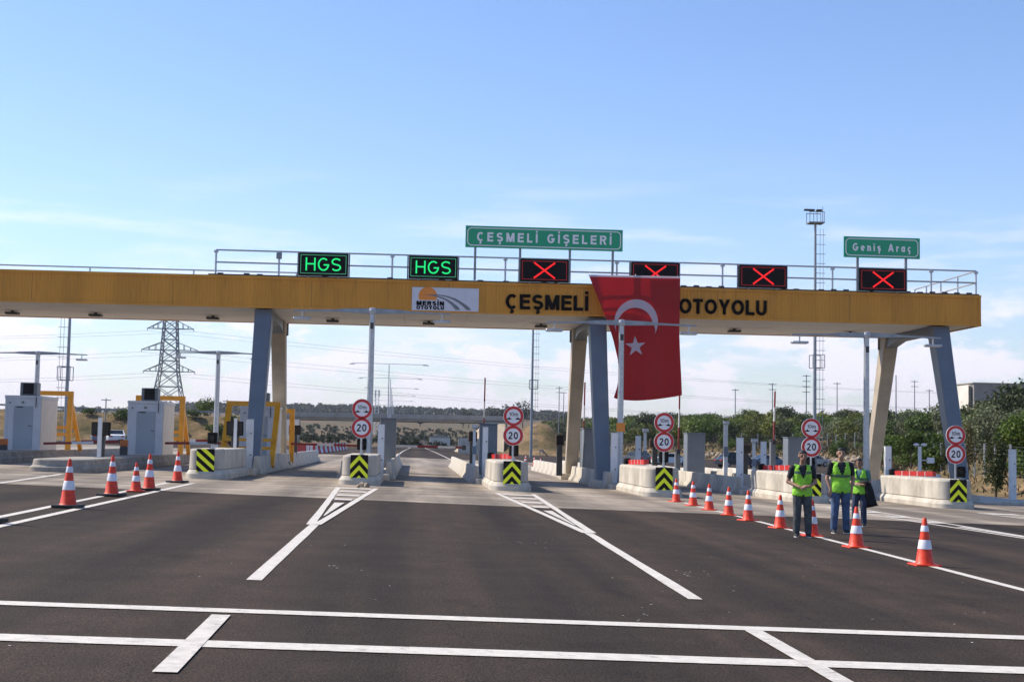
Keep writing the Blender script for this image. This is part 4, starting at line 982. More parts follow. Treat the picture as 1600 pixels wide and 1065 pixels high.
boom('red and white boom far behind the second booth', AT(186,689,105), AT(118,689,105), .09, (.3,.5)); boom('red boom far behind the diagonal striped block', AT(330,688,105), AT(276,688,105), .09, (.45,.62))
def gate_housing(label, px, ytop, Y):
    p = AT(px,ytop,Y); g0 = gz(p.x)+.44; t = thing('gate_housing', label, 'barrier gate', (p.x,Y,g0), 'black gate housings with orange tops'); h = p.z-g0
    MB().bbox(-.15,.15,-.15,.15,0,h-.28,.02).build('body', mDk, t); MB().bbox(-.16,.16,-.16,.16,h-.278,h,.03).build('orange_top', mat('orange_cap', (.62,.16,.03), .5), t)
gate_housing('black gate housing with orange top at the left edge', 6, 685, 64); gate_housing('black gate housing with orange top left of the second booth', 194, 687, 64)
gate_housing('black gate housing with orange top behind the diagonal striped block', 365, 687, 64.3)
def display(label, px, ytop, ybot, Y, w, base, m=mBlk):
    a, c = AT(px,ytop,Y), AT(px,ybot,Y); g0 = gz(a.x)+base; t = thing('display_panel', label, 'display', (a.x,Y,g0), 'square black fare displays on posts'); h = a.z-g0; b0 = c.z-g0
    MB().bbox(-w/2,w/2,-.12,.12,b0,h,.025).build('housing', m, t); MB().bbox(-.14,.14,.0,.22,0,b0-.002,.02).build('post', mDk, t); MB().bbox(-w/2+.04,w/2-.04,-.127,-.122,b0+.04,h-.04,.002).build('screen', mGlass, t)
display('square black display on a black post '+WH[0], 158.5, 659, 680, 57, .72, .45); display('square black display on a black post '+WH[1], 367.5, 658, 680, 57.5, .66, .22)
display('square black display behind the rear yellow frame', 461, 664, 679, 76, .62, .22); mBrn = mat('brown_black_display', (.09,.038,.02), .4, var=.2)
display('small dark brown display left of the cabinet '+WH[3], 739, 674, 690, 69, .42, .22, mBrn); display('small dark brown display left of the middle rear leg '+WH[4], 875, 679, 696, 69, .40, .22, mBrn)
display('dark brown display behind the speed sign '+WH[4], 1024, 686, 699, 74, .62, .22, mBrn); display('dark square display behind the broad white post '+WH[5], 1165, 694, 708, 73, .55, .22, mBrn)
# red padded beam ends lying along the right islands
for k, px0, px1, yy in ((3,770,800,712),(4,985,1008,722),(5,1196,1236,729),(6,1402,1458,740)):
    X = ISL[k]; g0 = gz(X); t = thing('folded_beam', 'red and white folded barrier beam with black end '+WH[k], 'barrier', (AT(px0,yy,56.6).x+.0,56.9,g0+1.0), 'red folded beams behind the island noses')
    L_ = AT(px1,yy,55.2).x-t.location.x; b0 = .04 if k != 6 else .02; d = Vector((L_,-1.7,b0)); a = Vector((.05,0,.14))
    for i in range(5): MB().bar(a+d*(i/5+.008), a+d*((i+1)/5), .20, .19).build('red_section', mRed, t)
    for i in range(1,5): MB().bar(a+d*(i/5-.002), a+d*(i/5+.010), .212, .202).build('white_band', mWhite, t)
    MB().bbox(-.20,.06,-.02,.2,.0,.30,.04).build('black_end', mBlk, t)
    MB().bar((.1,-.02,-.8),(.1,-.02,.05),.08,.08).build('support', mGalD, t)

# lamp posts with double arms
def tlamp(label, x, y, ztop, span, base=.22, r=.12):
    g0 = gz(x)+base; t = thing('lamp_post', label, 'street lamp', (x,y,g0), 'double-armed lamp posts of the plaza'); h = ztop-g0
    MB().cyl((0,0,0),(0,0,h),r*1.15,r*.95,14).build('pole', mGal, t); MB().bbox(-.25,.25,-.25,.25,-.03,.05,.01).build('base_plate', mGalD, t)
    MB().lathe([(.02,.0),(.17,.03),(.19,.16),(.16,.26),(.02,.30)], (0,0,h-.02), 14).build('hub', mGal, t)
    for s in (-1, 1):
        mb = MB(); mb.loft([[(s*a, -w/2, h+.13+dz-hh), (s*a, w/2, h+.13+dz-hh), (s*a, w/2, h+.13+dz+hh), (s*a, -w/2, h+.13+dz+hh)][::s] for a, w, hh, dz in ((.12,.20,.11,0),(1.2,.15,.075,-.0),(1.5,.10,.045,-.01),(span,.07,.032,-.05))]); mb.build('arm', mMast, t)
        lh = MB().bbox(s*(span-.35)-.36,s*(span-.35)+.36,-.16,.16,h-.30,h-.20,.03).build('lamp_head', mGal, t); MB().bar((s*(span-.35),0,h-.21),(s*(span-.35),0,h+.06),.05,.05).build('bracket', mGal, lh)
        MB().box(s*(span-.35)-.30,s*(span-.35)+.30,-.12,.12,h-.312,h-.303).build('lens', mSignW, lh)
    MB().bbox(-.07,.07,-r-.06,-r+.01,h-.62,h-.36,.01).build('junction_box', mDk, t)
    return t
tlamp('tall lamp post with double arms '+WH[2], -1.85, 58.7, 6.85, 3.25); fl = tlamp('tall lamp post with double arms in front of the flag', 8.62, 58.7, 6.62, 3.2); tlamp('tall lamp post with double arms left of the right rear leg', 19.15, 58.7, 6.36, 3.25)
MB().bbox(-.18,.18,-.17,-.13,2.15,2.52,.01).build('orange_plate', mOr, fl)
tlamp('lamp post behind the second booth and the pylon', -13.15, 95, 7.1, 2.85, 0.45, .15); tlamp('lamp post behind the leftmost booth', -24.95, 95, 6.8, 3.2, 0, .15)

# booths with protective yellow frames
def booth(label, x, y, face, g):
    g0 = gz(x)+.45; t = thing('toll_booth', label, 'toll booth', (x,y,g0), g); w, d, h = .80, 1.5, 2.5
    MB().box(-w,w,-d,d,.0,h-.14).build('wall', mBooth, t)
    for s in (-1,1):
        for i in range(5): MB().bbox(s*(w+.003)-.0 if s > 0 else -w-.02, s*(w+.003)+.017 if s > 0 else -w-.003, -d+.03+i*.59,-d+.60+i*.59,.03,h-.17,.004).build('side_panel', mBoothS, t)
    MB().bbox(-w-.035,w+.035,-d-.035,d+.035,h-.138,h,.015).build('roof_edge', mBooth, t)
    dr = MB().bbox(-.40,.46,-d-.030,-d-.003,.06,h-.48,.006).build('door', mDoor, t); MB().bar((.28,-d-.06,1.12),(.42,-d-.06,1.12),.03,.03).build('handle', mDk, dr); MB().bar((-.28,-d-.05,h-.53),(.0,-d-.05,h-.53),.04,.05).build('door_closer', mDk, dr)
    MB().bbox(-w-.006,-w+.10,-d-.02,-d-.002,.02,h-.15,.004).build('corner_trim', mBooth, t); MB().bbox(w-.14,w+.006,-d-.02,-d-.002,.02,h-.15,.004).build('corner_trim', mBooth, t)
    MB().cyl((-w+.20,-d-.03,h-.34),(-w+.20,-d-.001,h-.34),.035,.035,8).build('vent', mDk, t); MB().bbox(-.06,.04,-d-.08,-d-.003,h-.36,h-.26,.01).build('wall_lamp', mGalD, t); MB().bar((w-.22,-d-.03,h-.55),(w-.22,-d-.03,h-.02),.03,.03).build('cable', mDk, t)
    if face: MB().bbox(-w-.012,-w-.024,-.6,.9,1.1,1.95,.003).build('window', mGlass, t)
    ac = MB().bbox(-.34,.42,-.9,-.2,h+.02,h+.62,.03).build('air_conditioner', mCab, t); MB().bbox(-.20,.28,-.925,-.903,h+.08,h+.57,.005).build('grille', mBlk, ac)
    for q in range(6): MB().box(-.19,.27,-.932,-.926,h+.12+q*.075,h+.135+q*.075).build('slat', mDk, ac)
    return t
booth('leftmost white toll booth with grey door and rooftop cooler', -17.9, 67.5, 1, 'white toll booths'); booth('second white toll booth with grey door, in front of the pylon', -12.42, 67.8, 1, 'white toll booths'); booth('white toll booth behind the blue-grey left canopy leg', -7.25, 66.6+1.0, 1, 'white toll booths')
def yframe(label, k, inclined_front):
    X = ISL[k]; g0 = gz(X)+(.45 if k < 1 else .21); t = thing('protective_frame', label, 'steel frame', (X,68,g0), 'yellow protective frames around the booths'); r = .13; h = 2.78
    def portal(yb, yt, h_, nm):
        for s in (-1,1): MB().bar((s*1.08,yb-68,0),(s*1.08,yt-68,h_-.1),.24,.22,up=(0,1,0)).build('post', mYel, t)
        MB().bar((-1.2,yt-68,h_),(1.2,yt-68,h_),.22,.22).build('top_beam', mYel, t)
    if inclined_front:
        portal(62.2,64.3,h,'a'); portal(72.2,72.0,h-.15,'b')
        for z in (.80,1.16): MB().bar((-1.08,62.85-68,z),(1.08,62.85-68,z),.16,.14).build('rail', mYel, t)
    else:
        portal(70.6,70.8,h-.02,'b')
        for s in (-1,1): MB().bar((s*1.08,73.2-68,0),(s*1.08,70.95-68,h-.5),.18,.18,up=(0,1,0)).build('brace', mYel, t)
        for z in (.75,1.1): MB().bar((-1.0,72.0-68,z),(1.0,72.0-68,z),.14,.14).build('rail', mYel, t)
yframe('yellow steel frame behind the leftmost booth', -1, False); yframe('yellow steel frame behind the second booth', 0, False); yframe('pair of yellow steel portals around the booth by the left canopy leg', 1, True)

# ------------------------------------------------------------------ canopy
cn = thing('toll_canopy', 'long ochre toll plaza canopy on splayed grey legs', 'canopy', (3.3,65,0))
XL, XR, YF, YR, ZB, ZT = -46.0, 25.05, 61.0, 69.0, 7.20, 8.58
def ribbed(a0, a1, pitch=.155, d=.028):
    n = int((a1-a0)/pitch); out = []
    for i in range(n):
        s = a0+(a1-a0)*i/n; p = (a1-a0)/n; out += [(s,0),(s+p*.30,0),(s+p*.40,d),(s+p*.90,d)]
    out.append((a1,0)); return out
def rib_mesh(prof, z0, z1, fn):
    mb = MB(); n = len(prof); mb.add([fn(a,d,z0) for a,d in prof]+[fn(a,d,z1) for a,d in prof], [(i,i+1,n+i+1,n+i) for i in range(n-1)]); return mb
xa = XL
while xa < XR-.2:
    xb = min(xa+5.92, XR); rib_mesh(ribbed(xa+.006,xb-.006,.155,.015), ZB+.09, ZT-.12, lambda a,d,z: (a,YF-.002-d,z)).build('cladding_panel', mFas, cn, world=True); xa += 5.92
MB().box(XL,XR-.07,YF+.001,YF+.012,ZB+.093,ZT-.123).build('cladding_backing', mDk, cn, world=True)
rib_mesh(ribbed(YF,YR), ZB+.09, ZT-.12, lambda a,d,z: (XR+.002+d,a,z)).build('end_cladding', mFas, cn, world=True)
rib_mesh(ribbed(XL,XR,.31), ZB+.09, ZT-.12, lambda a,d,z: (XL+XR-a,YR+.002+d,z)).build('rear_cladding', mFas, cn, world=True)
mb = MB(); mb.box(XL,XR+.06,YF-.055,YF+.10,ZB,ZB+.092); mb.box(XL,XR+.06,YF-.055,YF+.16,ZT-.122,ZT); mb.box(XR-.1,XR+.061,YF+.16,YR+.05,ZT-.122,ZT-.001); mb.box(XR-.1,XR+.061,YF+.10,YR+.05,ZB+.001,ZB+.092); mb.box(XL,XR-.1,YR-.1,YR+.055,ZB,ZB+.092); mb.box(XL,XR-.1,YR-.1,YR+.055,ZT-.122,ZT)
mb.box(XR-.06,XR+.048,YF-.048,YF+.08,ZB+.092,ZT-.122)
mb.build('edge_trim', mFas, cn, world=True)
mb = MB(); mb.box(XL,XR-.11,YF+.17,YR-.11,ZT-.4,ZT-.2); mb.build('roof_deck', mConcD, cn, world=True)
mb = MB(); mb.box(XL,XR-.11,YF+.11,YR-.11,ZB+.10,ZB+.2); mb.build('soffit_backing', mDk, cn, world=True)
x = XL; pm = None
while x < XR-.3:
    x1 = min(x+2.84, XR-.12)
    for ya, yb in ((YF+.11,65.2),(65.26,YR-.11)): MB().box(x+.006,x1-.006,ya,yb,ZB+.03,ZB+.07).build('soffit_panel', mSof, cn, world=True)
    x += 2.84
mb = MB(); mb.box(XL,XR-.3,65.21,65.25,ZB+.05,ZB+.09); mb.build('soffit_channel', mDk, cn, world=True)
for px, py in ((-130,487),(20,487),(150,489),(333,493),(520,500),(670,504),(845,509),(1147,516),(1328,519)):
    p = AT(px,py,65.9); q = MB().bbox(p.x-.28,p.x+.28,65.6,66.1,ZB-.14,ZB-.04,.02).build('downlight', mDk, cn, world=True); MB().bar((p.x,65.85,ZB-.05),(p.x,65.85,ZB+.03),.12,.10).build('bracket', mDk, q, world=True)
for X in (-21.9, -6.62, 7.95, 23.4):
    def legm(yb, yt0, yt1, zb, zt, w, wb_, db, sgn):
        mb = MB(); rings = []
        for t_, z in ((0,zb),(.75,zb+(zt-zb)*.75),(.93,zb+(zt-zb)*.93),(1,zt)):
            yc = yb+((yt0+yt1)/2-yb)*t_; dd = db+(yt1-yt0-db)*(t_**1.5); ww = wb_+(w-wb_)*t_
            c_ = .04; a, e = ww/2, dd/2
            rings.append([(X-a+c_,yc-e,z),(X+a-c_,yc-e,z),(X+a,yc-e+c_,z),(X+a,yc+e-c_,z),(X+a-c_,yc+e,z),(X-a+c_,yc+e,z),(X-a,yc+e-c_,z),(X-a,yc-e+c_,z)])
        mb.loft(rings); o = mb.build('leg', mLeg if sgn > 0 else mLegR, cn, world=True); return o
    foot = gz(X)+.2
    lg = legm(58.95, 61.25, 62.15, foot+.10, ZB-.02, .74, .60, .62, 1); MB().bbox(X-.55,X+.55,58.4,59.5,foot-.25,foot+.12,.02).build('footing', mConc, lg, world=True)
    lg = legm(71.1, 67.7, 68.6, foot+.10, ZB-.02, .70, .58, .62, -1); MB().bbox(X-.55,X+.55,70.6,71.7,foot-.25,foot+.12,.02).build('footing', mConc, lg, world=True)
    mb = MB(); a = .26
    mb.loft([[(X-a,y,ZB-.02-h_),(X+a,y,ZB-.02-h_),(X+a,y,ZB+.02),(X-a,y,ZB+.02)] for y, h_ in ((61.9,.55),(63.5,.30),(66.5,.30),(68.0,.55))][::1]); mb.build('cross_beam', mLeg, cn, world=True)
    for yy, s in ((61.2,-1),(68.6,1)):
        MB().bbox(X-.44,X+.44,yy-.02 if s < 0 else yy+.0,yy+.9 if s < 0 else yy+.05,ZB-.62,ZB-.03,.02).build('bracket', mGalD, cn, world=True) if s > 0 else None
# walkway with railing
mb = MB(); mb.box(-9.0,XR-.02,YF-.03,YF+.9,ZT+.003,ZT+.055); mb.build('walkway', mDk, cn, world=True)
for i in range(60):
    if random.random() < .55: MB().box(-8.6+i*.56,-8.35+i*.56,YF-.05,YF-.005,ZT+.056,ZT+.056+random.uniform(.02,.06)).build('walkway_clip', mDk, cn, world=True)
RT = 9.68
for X in (-8.7,-6.0,-1.12,3.81,8.72,13.43,18.38,22.87,24.92):
    p = MB().cyl((X,YF+.08,ZT+.05),(X,YF+.08,RT),.045,.045,8).build('railing_post', mGal, cn, world=True); MB().bbox(X-.09,X+.09,YF+.01,YF+.15,RT-.12,RT-.03,.01).build('clamp', mGal, p, world=True)
for z in (RT, RT-.53): MB().cyl((-8.7,YF+.08,z),(24.92,YF+.08,z),.036,.036,8).build('handrail', mGal, cn, world=True)
MB().bbox(-6.12,-5.88,YF+.0,YF+.06,RT-.33,RT-.05,.02).build('junction_box', mGalD, cn, world=True)
for z in (RT, RT-.53): MB().cyl((24.92,YF+.1,z),(24.92,YR-.2,z),.036,.036,8).build('handrail', mGal, cn, world=True)
for y in (63.2,65.3,67.2,68.8): MB().cyl((24.92,y,ZT-.05),(24.92,y,RT),.04,.04,8).build('railing_post', mGal, cn, world=True)
for z in (RT, RT-.53): MB().cyl((XL,YR-.15,z),(-3.5,YR-.15,z),.036,.036,8).build('handrail', mGal, cn, world=True)
X = XL+.5
while X < -3.4: MB().cyl((X,YR-.15,ZT-.05),(X,YR-.15,RT),.04,.04,8).build('railing_post', mGal, cn, world=True); X += 4.95
# black letters and the logo board on the cladding
text('ÇEŞMELİ', 3.62, .66, cn, 'lettering', mTxt, (5.655-3.3, YF-.055-65, 7.76), .05, .205, gap=.12); text('OTOYOLU', 3.90, .66, cn, 'lettering', mTxt, (13.44-3.3, YF-.055-65, 7.76), .05, .205, gap=.12)
lb = MB().bbox(-.23,2.67,YF-.075,YF-.035,7.27,8.28,.008).build('logo_board', mLogo, cn, world=True)
def lp(u, v): return (-.23+2.9*u, 7.27+1.01*v)
mb = MB(); c = lp(.235,.62); mb.prismY([(c[0]+.40*math.cos(a), c[1]+.40*math.sin(a)) for a in [R(-25)+R(230)*i/28 for i in range(29)]], YF-.081, YF-.074); mb.build('sun_mark', mOr, lb, world=True)
top = [(.18,.685),(.33,.71),(.48,.67),(.62,.56),(.74,.40),(.83,.22),(.88,.06)]; bot = [(.66,.05),(.62,.22),(.55,.38),(.46,.52),(.38,.60),(.30,.64),(.18,.665)]
midl = [(.40,.655),(.52,.56),(.61,.42),(.68,.25),(.73,.06)]
mb = MB()
def strip(A, B, y0=YF-.087, y1=YF-.080):
    n = 16
    def smp(P, t):
        f = t*(len(P)-1); i = min(int(f), len(P)-2); return (P[i][0]+(P[i+1][0]-P[i][0])*(f-i), P[i][1]+(P[i+1][1]-P[i][1])*(f-i))
    for i in range(n):
        q = [lp(*smp(A,i/n)), lp(*smp(B,i/n)), lp(*smp(B,(i+1)/n)), lp(*smp(A,(i+1)/n))]; mb.prismY(q[::-1], y0, y1)
strip([(.36,.665),(.48,.625),(.60,.52),(.70,.36),(.78,.18),(.82,.06),(.82,.06)][:6]+[(.815,.06)], [(.18,.685),(.33,.715),(.50,.67),(.64,.56),(.76,.38),(.85,.2),(.89,.06)])
strip([(.18,.665),(.30,.64),(.42,.56),(.51,.45),(.58,.30),(.63,.15),(.655,.06)], [(.34,.655),(.44,.60),(.54,.49),(.62,.35),(.69,.2),(.725,.06),(.725,.06)])
mb.build('road_mark', mGreyT, lb, world=True)
text('MERSİN', 1.20, .19, lb, 'lettering', mTxt, (-.23+2.9*.275-3.3, YF-.080-65, 7.27+1.01*.315), .008, .27, gap=.12); text('OTOYOLU', 1.20, .17, lb, 'lettering', mTxt, (-.23+2.9*.275-3.3, YF-.080-65, 7.27+1.01*.125), .008, .27, gap=.12)
# lane displays above the lanes
def lane_panel(label, X, sym, y=60.72, z0=8.64, z1=9.62, w=2.12):
    t = thing('lane_display', label, 'LED sign', (X,y,z0), 'lane displays along the canopy front' if sym else 'dark lane displays along the canopy rear'); h = z1-z0
    b0 = MB().bbox(-w/2,w/2,0,.26,0,h,.02).build('housing', mBlk, t)
    for s in (-1,1): MB().bar((s*(w/2+.04),.22,-.02),(s*(w/2+.04),.22,h*1.0),.06,.06).build('bracket', mGalD, t); MB().bar((s*w*.3,.14,-.07),(s*w*.3,.14,-.002),.10,.10).build('foot', mGalD, t)
    if not sym: return t
    mm, mb_ = (mLedG, mLedGd) if sym == 'HGS' else (mLedR, mLedRd)
    f = MB(); e = .085
    for x0,x1,z_,z2 in ((-w/2+e,w/2-e,e,e+.016),(-w/2+e,w/2-e,h-e-.016,h-e),(-w/2+e,-w/2+e+.016,e+.017,h-e-.017),(w/2-e-.016,w/2-e,e+.017,h-e-.017)): f.box(x0,x1,-.006,-.001,z_,z2)
    f.build('border_light', mb_, t)
    if sym == 'HGS': text('HGS', 1.52, .56, t, 'lettering', mm, (0,-.006,h*.5), .008, .105, gap=.17)
    else:
        for s in (-1,1): MB().bar((-s*.46,-.006-.004*(s+1),h*.5-.34),(s*.46,-.006-.004*(s+1),h*.5+.34),.008,.070,up=(0,0,1)).build('cross_stroke', mm, t)
    return t
lane_panel('left HGS lane display in green letters', -4.07, 'HGS'); lane_panel('right HGS lane display in green letters', .66, 'HGS')
for X, l in ((5.5,'red cross lane display under the long green sign'),(10.38,'red cross lane display half covered by the flag'),(15.18,'red cross lane display between flag and floodlight mast'),(20.56,'red cross lane display under the small green sign')): lane_panel(l, X, 'X')
for px, l in ((22,'dark lane display at the left edge, only its top showing'),(188,'dark lane display left of the railing, only its top showing'),(385,'dark lane display behind the railing, only its top showing')): lane_panel(l, AT(px,425,69.3).x, None, 69.25, 8.35, 9.36, 2.15)
def green_sign(label, x0, x1, z0, z1, s, cap, posts, tw):
    t = thing('green_sign', label, 'road sign', ((x0+x1)/2,60.75,z0)); w, h = x1-x0, z1-z0
    MB().bbox(-w/2,w/2,0,.05,0,h,.006).build('board', mGreen, t)
    n = 8; r = .2; e = .075; P = []
    for cx, cz, a0 in ((w/2-e-r,e+r,-90),(w/2-e-r,h-e-r,0),(-w/2+e+r,h-e-r,90),(-w/2+e+r,e+r,180)):
        for i in range(n+1): a = R(a0+90*i/n); P.append((cx,cz,a))
    mb = MB(); mb.loft([[(cx+rr*math.cos(a), yy, cz+rr*math.sin(a)) for cx,cz,a in P] for rr, yy in ((r,-.001),(r,-.006),(r-.04,-.006),(r-.04,-.001))], caps=False); mb.build('white_border', mSignW, t)
    text(s, tw, cap, t, 'lettering', mSignW, (0,-.006,h*.50), .008, .205, gap=.36)
    for X in posts: MB().box(X-(x0+x1)/2-.05,X-(x0+x1)/2+.05,.055,.15,8.64-z0,h-.05).build('post', mGalD, t)
green_sign('long green sign reading ÇEŞMELİ GİŞELERİ above the roof', 2.03, 8.92, 10.06, 11.01, 'ÇEŞMELİ GİŞELERİ', .40, (2.47,4.43,6.61,8.5), 5.9)
green_sign('small green sign reading Geniş Araç above the roof', 18.79, 22.24, 10.10, 11.03, 'Geniş Araç', .34, (19.44,21.63), 2.65)

# flag
fr = thing('flag', 'large red flag with white crescent and star hung from the canopy', 'flag', tuple(AT(992,430,60.4)))
def fold(px, py):
    v = (py-430)/195; u = (px-950)/110
    return .15*math.sin(u*7+v*1.6)*v+.22*math.sin(u*3.1-1.0+v*2.2)*v*.8+.085*math.sin(u*15+v*4+1.2*math.sin(v*5))*v+.03*math.sin(u*5-v*13)*v*(1-u)-.25*v*(1-v)
LE = [(430,920),(455,930),(480,940),(505,950),(530,958),(560,965),(585,967.5),(605,964),(621,959)]; RE = [(433,1063),(480,1062),(520,1061.5),(560,1063),(600,1065),(617,1065.5)]
def flag_px(u, v):
    yl = 430+191*v; yr = 433+184*v; xl = np.interp(yl,[q[0] for q in LE],[q[1] for q in LE]); xr = np.interp(yr,[q[0] for q in RE],[q[1] for q in RE])
    sag = 8.0*v*math.sin(PI*min(1,max(0,u)))**.7*(1-u*.55); return xl+(xr-xl)*u, yl+(yr-yl)*u+sag
def flag_pt(px, py, d=0): return AT(px, py, 60.40+fold(px,py)-d)
nu, nv = 44, 60
def cloth(name, grid, m, parent, thick=.012, sub=None):
    mb = MB(); rows, cols = len(grid), len(grid[0]); mb.add([p for r in grid for p in r], [(i*cols+j, i*cols+j+1, (i+1)*cols+j+1, (i+1)*cols+j) for i in range(rows-1) for j in range(cols-1)]); o = mb.build(name, m, parent, world=True, smooth=True)
    return o
cl = cloth('flag_cloth', [[flag_pt(*flag_px(i/nu,j/nv)) for i in range(nu+1)] for j in range(nv+1)], mFlag, fr)
for u_ in (.02,.28,.52,.76,.98):
    q_ = flag_pt(*flag_px(u_,0)); MB().tube([q_, q_+Vector((0,.25,.10)), Vector((q_.x+.03,YF+.04,RT-.53))], .012, 5).build('tie_cord', mSignW, fr, world=True)
cloth('hem_tape', [[flag_pt(flag_px(i/nu,0)[0],flag_px(i/nu,0)[1]-1.2+dy,.012) for i in range(nu+1)] for dy in (0,3.4)], mFlagW, fr)
mb = MB(); nseg = 46; oc, orr, ic, ir = (994,503), 34.5, (992.5,509.5), 28.2
A0, A1 = R(150+52), R(-22); pts_o, pts_i = [], []
for i in range(nseg+1):
    t_ = i/nseg; a = R(205)+(R(-31)-R(205))*t_; po = (oc[0]+orr*math.cos(a)*.985, oc[1]-orr*math.sin(a)*1.03); 
    b2 = a; pi_ = (ic[0]+ir*math.cos(b2)*.985, ic[1]-ir*math.sin(b2)*1.03)
    edge = min(1, 6*t_, 6*(1-t_)); pi_ = (po[0]+(pi_[0]-po[0])*edge, po[1]+(pi_[1]-po[1])*edge); pts_o.append(po); pts_i.append(pi_)
cloth('crescent', [[flag_pt(p[0]+(q[0]-p[0])*k/5, p[1]+(q[1]-p[1])*k/5, .012) for p, q in zip(pts_o, pts_i)] for k in range(6)], mFlagW, fr)
mb = MB(); cx, cy, r1 = 993, 541, 16.5; star = []
for i in range(10):
    a = R(90+36*i+3); r_ = r1 if i%2 == 0 else r1*.385; star.append((cx+r_*math.cos(a), cy-r_*math.sin(a)))
mb.add([flag_pt(cx,cy,.014)]+[flag_pt(x_,y_,.014) for x_,y_ in star], [(0,1+(i+1)%10,1+i) for i in range(10)][::-1]); mb.build('star', mFlagW, fr, world=True)

# ------------------------------------------------------------------ cones
def cone_proto(name, label, h, base_m, base_w, base_h, r0, group):
    t = thing(name, label, 'traffic cone', (0,0,0), group)
    MB().bbox(-base_w/2,base_w/2,-base_w/2,base_w/2,0,base_h,.015).build('base', base_m, t)
    def rad(z): return r0+(.028-r0)*(z-base_h)/(h-base_h)
    zc = [base_h+.001, base_h+(h-base_h)*.32, base_h+(h-base_h)*.52, base_h+(h-base_h)*.70, base_h+(h-base_h)*.83, h]
    mb = MB(); mb.lathe([(rad(base_h)+.018,base_h+.001),(rad(base_h+.025),base_h+.025),(rad(h*.5),h*.5),(rad(h)+.004,h-.02),(rad(h)-.008,h)], n=22); smooth_angle(mb.build('cone_body', mCone, t), 40)
    for a, c_ in ((zc[1],zc[2]),(zc[3],zc[4])):
        mb = MB(); mb.lathe([(rad(a)+.001,a),(rad(a)+.005,a+.004),(rad(c_)+.005,c_-.004),(rad(c_)+.001,c_)], n=22); smooth_angle(mb.build('reflective_sleeve', mConeW, t), 40)
    return t
CL = ['nearest orange cone at the right front, alone beyond the men','orange cone just right of the man in the middle','orange cone right beside the front man in grey trousers','orange cone left of the front man in vest','orange cone fifth from the island under the flag','orange cone fourth from the island under the flag','orange cone third from the island under the flag','orange cone second from the island under the flag','orange cone at the nose of the island under the flag']
CP = [(8.19,22.18),(8.30,26.02),(8.37,29.2),(8.40,31.9),(8.39,34.95),(8.47,37.5),(8.53,40.3),(8.62,43.1),(8.60,45.8)]
G1 = 'orange cones along the right lane line'; cp = cone_proto('traffic_cone', CL[0], .76, mCone, .43, .03, .145, G1); cp.location = (*CP[0], gz(CP[0][0]))
for (x, y), l in zip(CP[1:], CL[1:]): dup(cp, (x,y,gz(x)+.004 if y > 37.5 else gz(x)), l, G1, random.uniform(-.4,.4))
dup(cp, (-7.24,37.7,gz(-7.24)+.012), 'short orange cone with red base in the left row', 'orange cones along the left lane line')
for (x, y), l in zip(((9.39,104),(9.95,116),(10.02,126)), ('small far cone nearest behind the chevron island','middle one of the three small far cones','farthest of the three small far cones')): dup(cp, (x,y,gz(x)+.004), l, 'far cones behind the island right of the open lane')
G2 = 'orange cones along the left lane line'; LL = ['tall orange cone with black base, nearest in full view at left','tall orange cone with black base, second in the left row','tall orange cone with black base behind the short cone','tall orange cone beside the diagonal striped block','black-based cone cut off by the left picture edge']
LP = [(-6.93,29.14),(-7.24,34.72),(-7.10,38.8),(-7.42,45.3),(-7.02,23.9)]
cl_ = cone_proto('traffic_cone', LL[0], .98, mRub, .55, .06, .165, G2); cl_.location = (*LP[0], gz(LP[0][0])+.008)
for (x, y), l in zip(LP[1:], LL[1:]): dup(cl_, (x,y,gz(x)+.012), l, G2, random.uniform(-.3,.3))
# rubble at the nose of one island
for i, (px, py) in enumerate(((566,760),(573,761),(576,757),(560,762))):
    g = GP(px,py); o = bpy.data.objects.new('stone', stones[1+i%4]); COL.objects.link(o); o.location = (g.x,g.y,g.z+.06); o.scale = (.26,.22,.26) if i < 3 else (.16,.16,.14); o.rotation_euler = (i,i*2,0)
    tag(o, ['tan stone at the foot of the second striped panel, left','tan stone at the foot of the second striped panel, middle','tall tan stone leaning against the second striped panel','small tan stone lying before the second striped panel'][i], 'stone')

# ------------------------------------------------------------------ people
mSkin = mat('skin', (.44,.25,.165), .55, var=.08, scale=12); mSkinD = mat('dark_tan_skin', (.34,.185,.12), .55, var=.08, scale=12); mShirt = mat('dark_shirt', (.022,.024,.028), .8, var=.2, scale=14); mJean = mat('blue_jeans', (.075,.13,.25), .85, var=.34, scale=7, bump=.8, bscale=11); mGreyP = mat('grey_trousers', (.085,.095,.098), .85, var=.34, scale=7, bump=.8, bscale=11); mJeanD = mat('dark_jeans', (.035,.05,.10), .85, var=.28, scale=9)
mVest = mat('green_vest', (.33,.78,.04), .6, var=.20, scale=9, bump=.9, bscale=14); mBand = mat('vest_band', (.085,.15,.085), .45, var=.12, scale=9); mHair = mat('black_hair', (.012,.010,.009), .6, var=.3, scale=30); mShoe = mat('dark_shoe', (.02,.02,.022), .6, var=.2); mSole = mat('pale_sole', (.55,.54,.52), .7); mEye = mat('eye', (.02,.015,.012), .3); mLip = mat('lip', (.22,.08,.06), .5); mTeal = mat('teal_shirt', (.10,.24,.22), .8, var=.15, scale=10); mJack = mat('black_jacket', (.010,.010,.013), .8, var=.3, scale=10); mOchre = mat('yellow_shirt_edge', (.55,.30,.03), .8)
